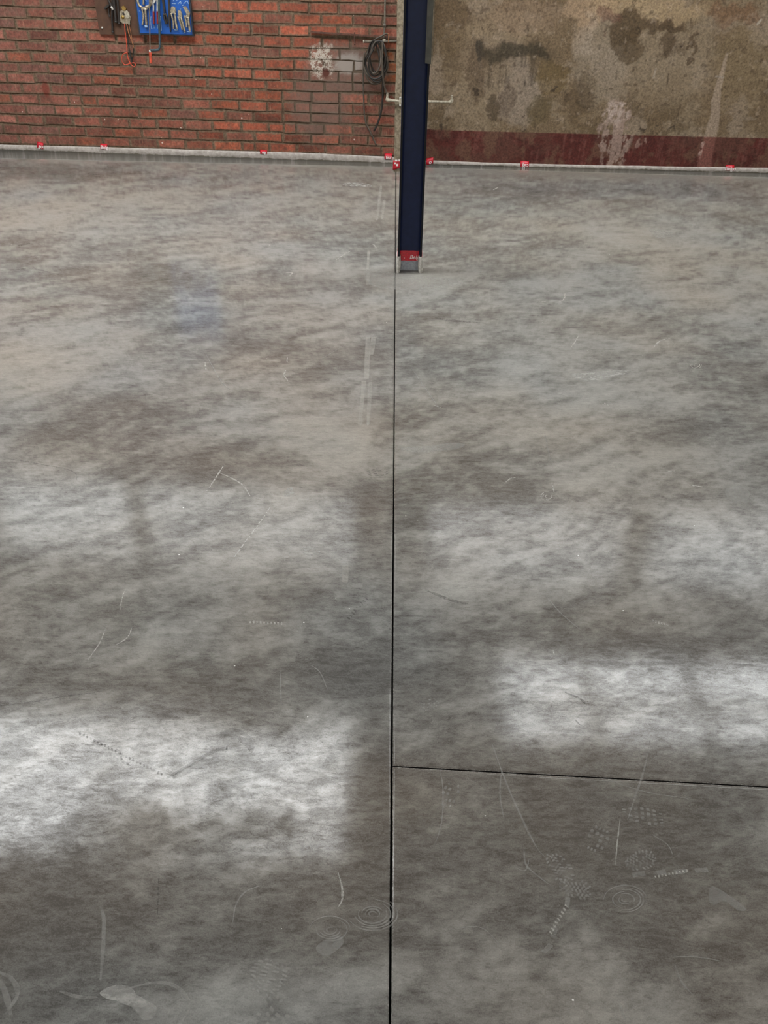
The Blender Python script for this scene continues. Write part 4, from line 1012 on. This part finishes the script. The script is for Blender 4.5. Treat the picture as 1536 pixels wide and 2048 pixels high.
# =================================================================== MARKS WORN INTO THE FLOOR
def fl_path(pts, k=6): return [np.array(on_floor(x, y)) for x, y in pts] if k == 0 else catmull([on_floor(x, y) for x, y in pts], k)
ZM = [0.0005]
def stroke(pts, w_px, mat, name='scratch', k=6, taper=True):
    ZM[0] += 0.000004
    P = fl_path(pts, k); n = len(P); bm = bmesh.new(); prev = None
    for i, p in enumerate(P):
        t = P[min(i + 1, n - 1)] - P[max(i - 1, 0)]; t = t / (np.linalg.norm(t) + 1e-9); nn = np.array([-t[1], t[0], 0])
        dist = np.linalg.norm(p - CAM); wdt = w_px * dist / F * .5
        if taper: wdt *= .35 + .65 * math.sin(math.pi * min(max(i / (n - 1), .06), .94))
        wdt *= random.uniform(.75, 1.2)
        a, b = p + nn * wdt, p - nn * wdt
        cur = (bm.verts.new((a[0], a[1], ZM[0])), bm.verts.new((b[0], b[1], ZM[0])))
        if prev: bm.faces.new((prev[0], prev[1], cur[1], cur[0]))
        prev = cur
    o = from_bm(name, bm, mat, fl); o.matrix_parent_inverse = fl.matrix_world.inverted(); return o
def patch(pts, mat, name='smear'):
    ZM[0] += 0.000004
    P = catmull([on_floor(x, y) for x, y in pts], 5, True)
    bm = bmesh.new(); bm.faces.new([bm.verts.new((p[0], p[1], ZM[0])) for p in P]); bmesh.ops.triangulate(bm, faces=bm.faces)
    o = from_bm(name, bm, mat, fl); o.matrix_parent_inverse = fl.matrix_world.inverted(); return o
bpy.context.view_layer.update()
# ghosts of pulled-up tape beside the joint
for pts, w in (([(754, 440), (762, 372)], 5), ([(764, 438), (769, 400)], 5), ([(733, 758), (736, 674)], 9), ([(743, 710), (747, 674)], 9), ([(720, 850), (728, 762)], 9), ([(736, 850), (741, 765)], 7), ([(735, 540), (738, 500)], 6), ([(690, 1165), (691, 1130)], 14), ([(735, 570), (736, 545)], 6)):
    stroke(pts, w, M_TAPEGHOST, 'tape_ghost', 3, False)
# white smears
patch([(1143, 748), (1170, 746), (1215, 742), (1256, 741), (1258, 746), (1225, 754), (1190, 761), (1158, 759)], M_SMEAR)
for q in ([(200, 1985), (232, 1970), (262, 1976), (270, 1990), (240, 2000), (215, 1998)], [(225, 1996), (262, 1986), (295, 2004), (288, 2014), (258, 2012)], [(262, 2010), (290, 2002), (313, 2014), (306, 2036), (286, 2040), (276, 2026)]): patch(q, M_SMEAR)
patch([(685, 368), (710, 364), (742, 370), (738, 374), (700, 373)], M_SMEAR); patch([(1300, 458), (1340, 463), (1345, 472), (1315, 476), (1305, 468)], M_FAINT)
patch([(1420, 1775), (1438, 1778), (1490, 1815), (1478, 1822), (1448, 1803), (1425, 1812), (1418, 1800)], M_FAINT); patch([(632, 1895), (670, 1870), (688, 1885), (655, 1912)], M_FAINT)
patch([(735, 540), (800, 548), (850, 552), (925, 562), (905, 572), (820, 580), (745, 572)], M_FAINT, 'screed_patch')
patch([(572, 980), (583, 974), (588, 988), (577, 992), (568, 992)], M_SMEAR); patch([(602, 1098), (625, 1092), (640, 1104), (636, 1112), (612, 1110)], M_SMEAR); patch([(1450, 980), (1480, 972), (1500, 985), (1490, 1004), (1460, 1002)], M_FAINT)
patch([(800, 896), (860, 892), (900, 886), (930, 889), (915, 898), (880, 902), (830, 906)], M_FAINT)
# long scratches
for pts, w in (([(448, 930), (432, 955), (412, 985)], 3), ([(436, 945), (460, 955), (485, 970), (500, 992)], 3), ([(540, 1015), (520, 1045), (490, 1085), (468, 1115)], 3.5), ([(212, 1255), (200, 1285), (176, 1320)], 2.5), ([(264, 1255), (255, 1275), (232, 1290)], 3), ([(252, 1180), (246, 1190), (240, 1220)], 2.5),
               ([(1158, 670), (1150, 684), (1140, 698)], 2.5), ([(1342, 676), (1320, 682), (1308, 694)], 3), ([(1130, 586), (1127, 600), (1112, 605)], 2.5), ([(1078, 604), (1092, 603)], 2.5), ([(986, 380), (996, 375)], 3), ([(745, 488), (750, 492), (752, 497)], 3), ([(702, 502), (690, 508), (672, 520)], 2.5),
               ([(575, 715), (574, 725)], 3), ([(572, 740), (568, 750), (576, 762)], 3), ([(410, 725), (412, 740)], 3), ([(572, 545), (584, 546), (580, 551)], 3), ([(676, 1745), (684, 1775), (684, 1800), (676, 1815)], 4), ([(1240, 1640), (1234, 1690), (1231, 1730)], 2.5),
               ([(1106, 1300), (1108, 1310)], 2), ([(868, 810), (882, 816)], 3), ([(1208, 806), (1218, 812)], 3), ([(1032, 955), (1020, 958), (1008, 968)], 2.5), ([(1327, 944), (1350, 942)], 3), ([(1375, 970), (1405, 974)], 4), ([(1104, 966), (1108, 985)], 3)):
    stroke(pts, w, M_SCRATCH)
for pts, w in (([(200, 1812), (208, 1840), (206, 1900), (201, 1965)], 7), ([(985, 1490), (1010, 1560), (1045, 1640), (1070, 1690), (1090, 1715)], 4), ([(880, 1540), (886, 1580), (884, 1640), (870, 1690)], 3), ([(1003, 1540), (1000, 1590), (1008, 1640)], 3), ([(1300, 1480), (1288, 1540), (1268, 1600), (1255, 1640)], 3.5), ([(1090, 1190), (1120, 1225), (1160, 1260)], 3),
               ([(520, 1772), (490, 1785), (472, 1810), (466, 1845)], 4), ([(230, 1985), (300, 1967), (345, 1970), (375, 1995), (378, 2020), (360, 2048)], 6), ([(120, 1983), (160, 1995), (195, 1995)], 6), ([(0, 1945), (25, 1960), (35, 1990), (10, 2030)], 8), ([(0, 1960), (12, 1990), (22, 2030)], 9),
               ([(1230, 1566), (1300, 1586), (1380, 1598)], 2.5), ([(1345, 1915), (1390, 1914), (1440, 1922)], 3), ([(1350, 1930), (1362, 1962), (1385, 1990)], 4), ([(1275, 1135), (1315, 1140)], 2), ([(905, 1435), (900, 1440)], 2), ([(1305, 1670), (1335, 1690), (1345, 1710)], 3), ([(1030, 1735), (1050, 1742), (1058, 1720)], 3),
               ([(1048, 1700), (1052, 1730), (1075, 1752), (1100, 1770)], 4), ([(822, 735), (860, 790), (880, 820)], 2.5), ([(410, 705), (440, 760), (460, 780)], 2.5), ([(900, 1860), (960, 1855), (1000, 1890)], 2), ([(690, 690), (640, 720)], 2), ([(560, 1340), (562, 1400), (566, 1410)], 4), ([(620, 1330), (640, 1345), (655, 1380)], 2.5), ([(1290, 1150), (1310, 1153)], 3), ([(790, 1190), (860, 1182), (935, 1175)], 2),
               ([(1100, 920), (1090, 870)], 2), ([(1240, 2010), (1250, 2040)], 4), ([(1150, 1440), (1160, 1450)], 3)):
    stroke(pts, w, M_FAINT)
for pts, w in (([(0, 915), (60, 925), (130, 938), (152, 948), (153, 960)], 2.5), ([(0, 1412), (60, 1405), (150, 1390), (190, 1386)], 3), ([(870, 636), (900, 641), (960, 646)], 11), ([(170, 1490), (205, 1490), (218, 1488)], 3), ([(1130, 1385), (1160, 1398), (1170, 1408)], 6),
               ([(318, 1750), (316, 1790), (315, 1830)], 3), ([(240, 1502), (245, 1522), (262, 1532)], 5), ([(454, 1492), (452, 1508)], 4), ([(850, 1180), (900, 1200), (940, 1210)], 8), ([(36, 492), (60, 486)], 10), ([(30, 540), (52, 538)], 8), ([(820, 990), (850, 985)], 3), ([(165, 420), (182, 421)], 6), ([(70, 538), (100, 545)], 6),
               ([(25, 335), (60, 340)], 3), ([(90, 348), (160, 350)], 3), ([(175, 349), (200, 350)], 4), ([(240, 346), (330, 349)], 3), ([(260, 363), (310, 367)], 3), ([(410, 394), (470, 396)], 3), ([(500, 365), (525, 366)], 3)):
    stroke(pts, w, M_DARKSC)
for pts, w in (([(332, 1558), (380, 1530), (430, 1502), (456, 1498)], 10), ([(345, 1556), (400, 1530), (450, 1515)], 20), ([(440, 1470), (480, 1470), (505, 1500)], 26)):
    stroke(pts, w, M_SOFTDARK, 'rubber_scuff')
# swirled hand marks
for cx_, cy_, r0, n in ((1250, 1800, 36, 7), (660, 1860, 34, 6), (745, 1828, 42, 7), (1392, 730, 9, 3), (1095, 993, 11, 3)):
    for q in range(n):
        rr_ = r0 * (q + 1) / n; a0 = random.uniform(0, 6.28); span = random.uniform(2.2, 4.6)
        stroke([(cx_ + rr_ * math.cos(a0 + span * t_ / 7) * 1.2, cy_ + rr_ * .8 * math.sin(a0 + span * t_ / 7)) for t_ in range(8)], max(1.6, r0 * .08), M_TREAD if r0 > 20 else M_SCRATCH, 'swirl', 3)
# boot prints: rows of tread lugs inside a sole outline, one mesh each
def bootprint(cx_, cy_, length, width, deg, nrow, mat, zig=False):
    ZM[0] += 0.000004
    c0 = on_floor(cx_, cy_); px = np.linalg.norm(c0 - CAM) / F; L, Wd = length * px, width * px; a = math.radians(deg)
    bm = bmesh.new(); ux, uy = np.array([math.cos(a), math.sin(a), 0]), np.array([-math.sin(a), math.cos(a), 0])
    for i in range(nrow):
        t_ = (i + .5) / nrow * 2 - 1; hw = Wd / 2 * (1 - abs(t_) ** 3) ** .5 * (0.85 if t_ < -.1 else 1)
        m = 6 if zig else 4
        for j in range(m):
            s_ = ((j + .5) / m * 2 - 1) * hw
            if random.random() < .18: continue
            q = c0 + ux * (t_ * L / 2 + (.25 * L / nrow * (1 if j % 2 else -1) if zig else 0)) + uy * s_
            hl, hw2 = L / nrow * .28, hw / m * (1.0 if zig else .62); sk = (.35 if j % 2 else -.35) if zig else random.uniform(-.3, .3)
            pts = [q + ux * (x_ * hl + y_ * sk * hw2) + uy * (y_ * hw2) for x_, y_ in ((-1, -1), (1, -1), (1, 1), (-1, 1))]
            bm.faces.new([bm.verts.new((p[0], p[1], ZM[0])) for p in pts])
    o = from_bm('boot_print', bm, mat, fl); o.matrix_parent_inverse = fl.matrix_world.inverted(); o['kind'] = 'stuff'
bootprint(1285, 1632, 75, 40, -8, 7, M_TREAD); bootprint(1118, 1735, 60, 44, -70, 9, M_TREAD, True); bootprint(1150, 1778, 56, 40, -10, 8, M_TREAD, True); bootprint(1280, 1722, 60, 36, 20, 9, M_TREAD, True)
bootprint(535, 1955, 60, 75, 70, 9, M_TREAD); bootprint(1115, 1850, 16, 130, -30, 1, M_TREAD); bootprint(1340, 1745, 16, 150, 95, 1, M_TREAD); bootprint(860, 1410, 40, 26, 40, 5, M_TREAD); bootprint(755, 945, 46, 36, 20, 4, M_DARKSC); bootprint(1195, 1680, 60, 40, 60, 5, M_TREAD); bootprint(545, 2030, 60, 60, 50, 6, M_FAINT); bootprint(900, 1590, 60, 34, 70, 5, M_FAINT)
for a, b, n in (((1130, 1810), (1095, 1870), 9), ((1310, 1752), (1380, 1738), 10), ((160, 1465), (330, 1550), 24), ((1305, 1240), (1340, 1250), 6), ((500, 1242), (570, 1246), 10), ((730, 1195), (690, 1240), 9)):
    for i in range(n):
        x_ = a[0] + (b[0] - a[0]) * i / n; y_ = a[1] + (b[1] - a[1]) * i / n
        stroke([(x_, y_), (x_ + 1 + 4 * (n == 9), y_ + 5)], 3.4, M_DARKSC if n in (24,) or b[0] == 690 else M_SCRATCH, 'tread_tick', 1, False)
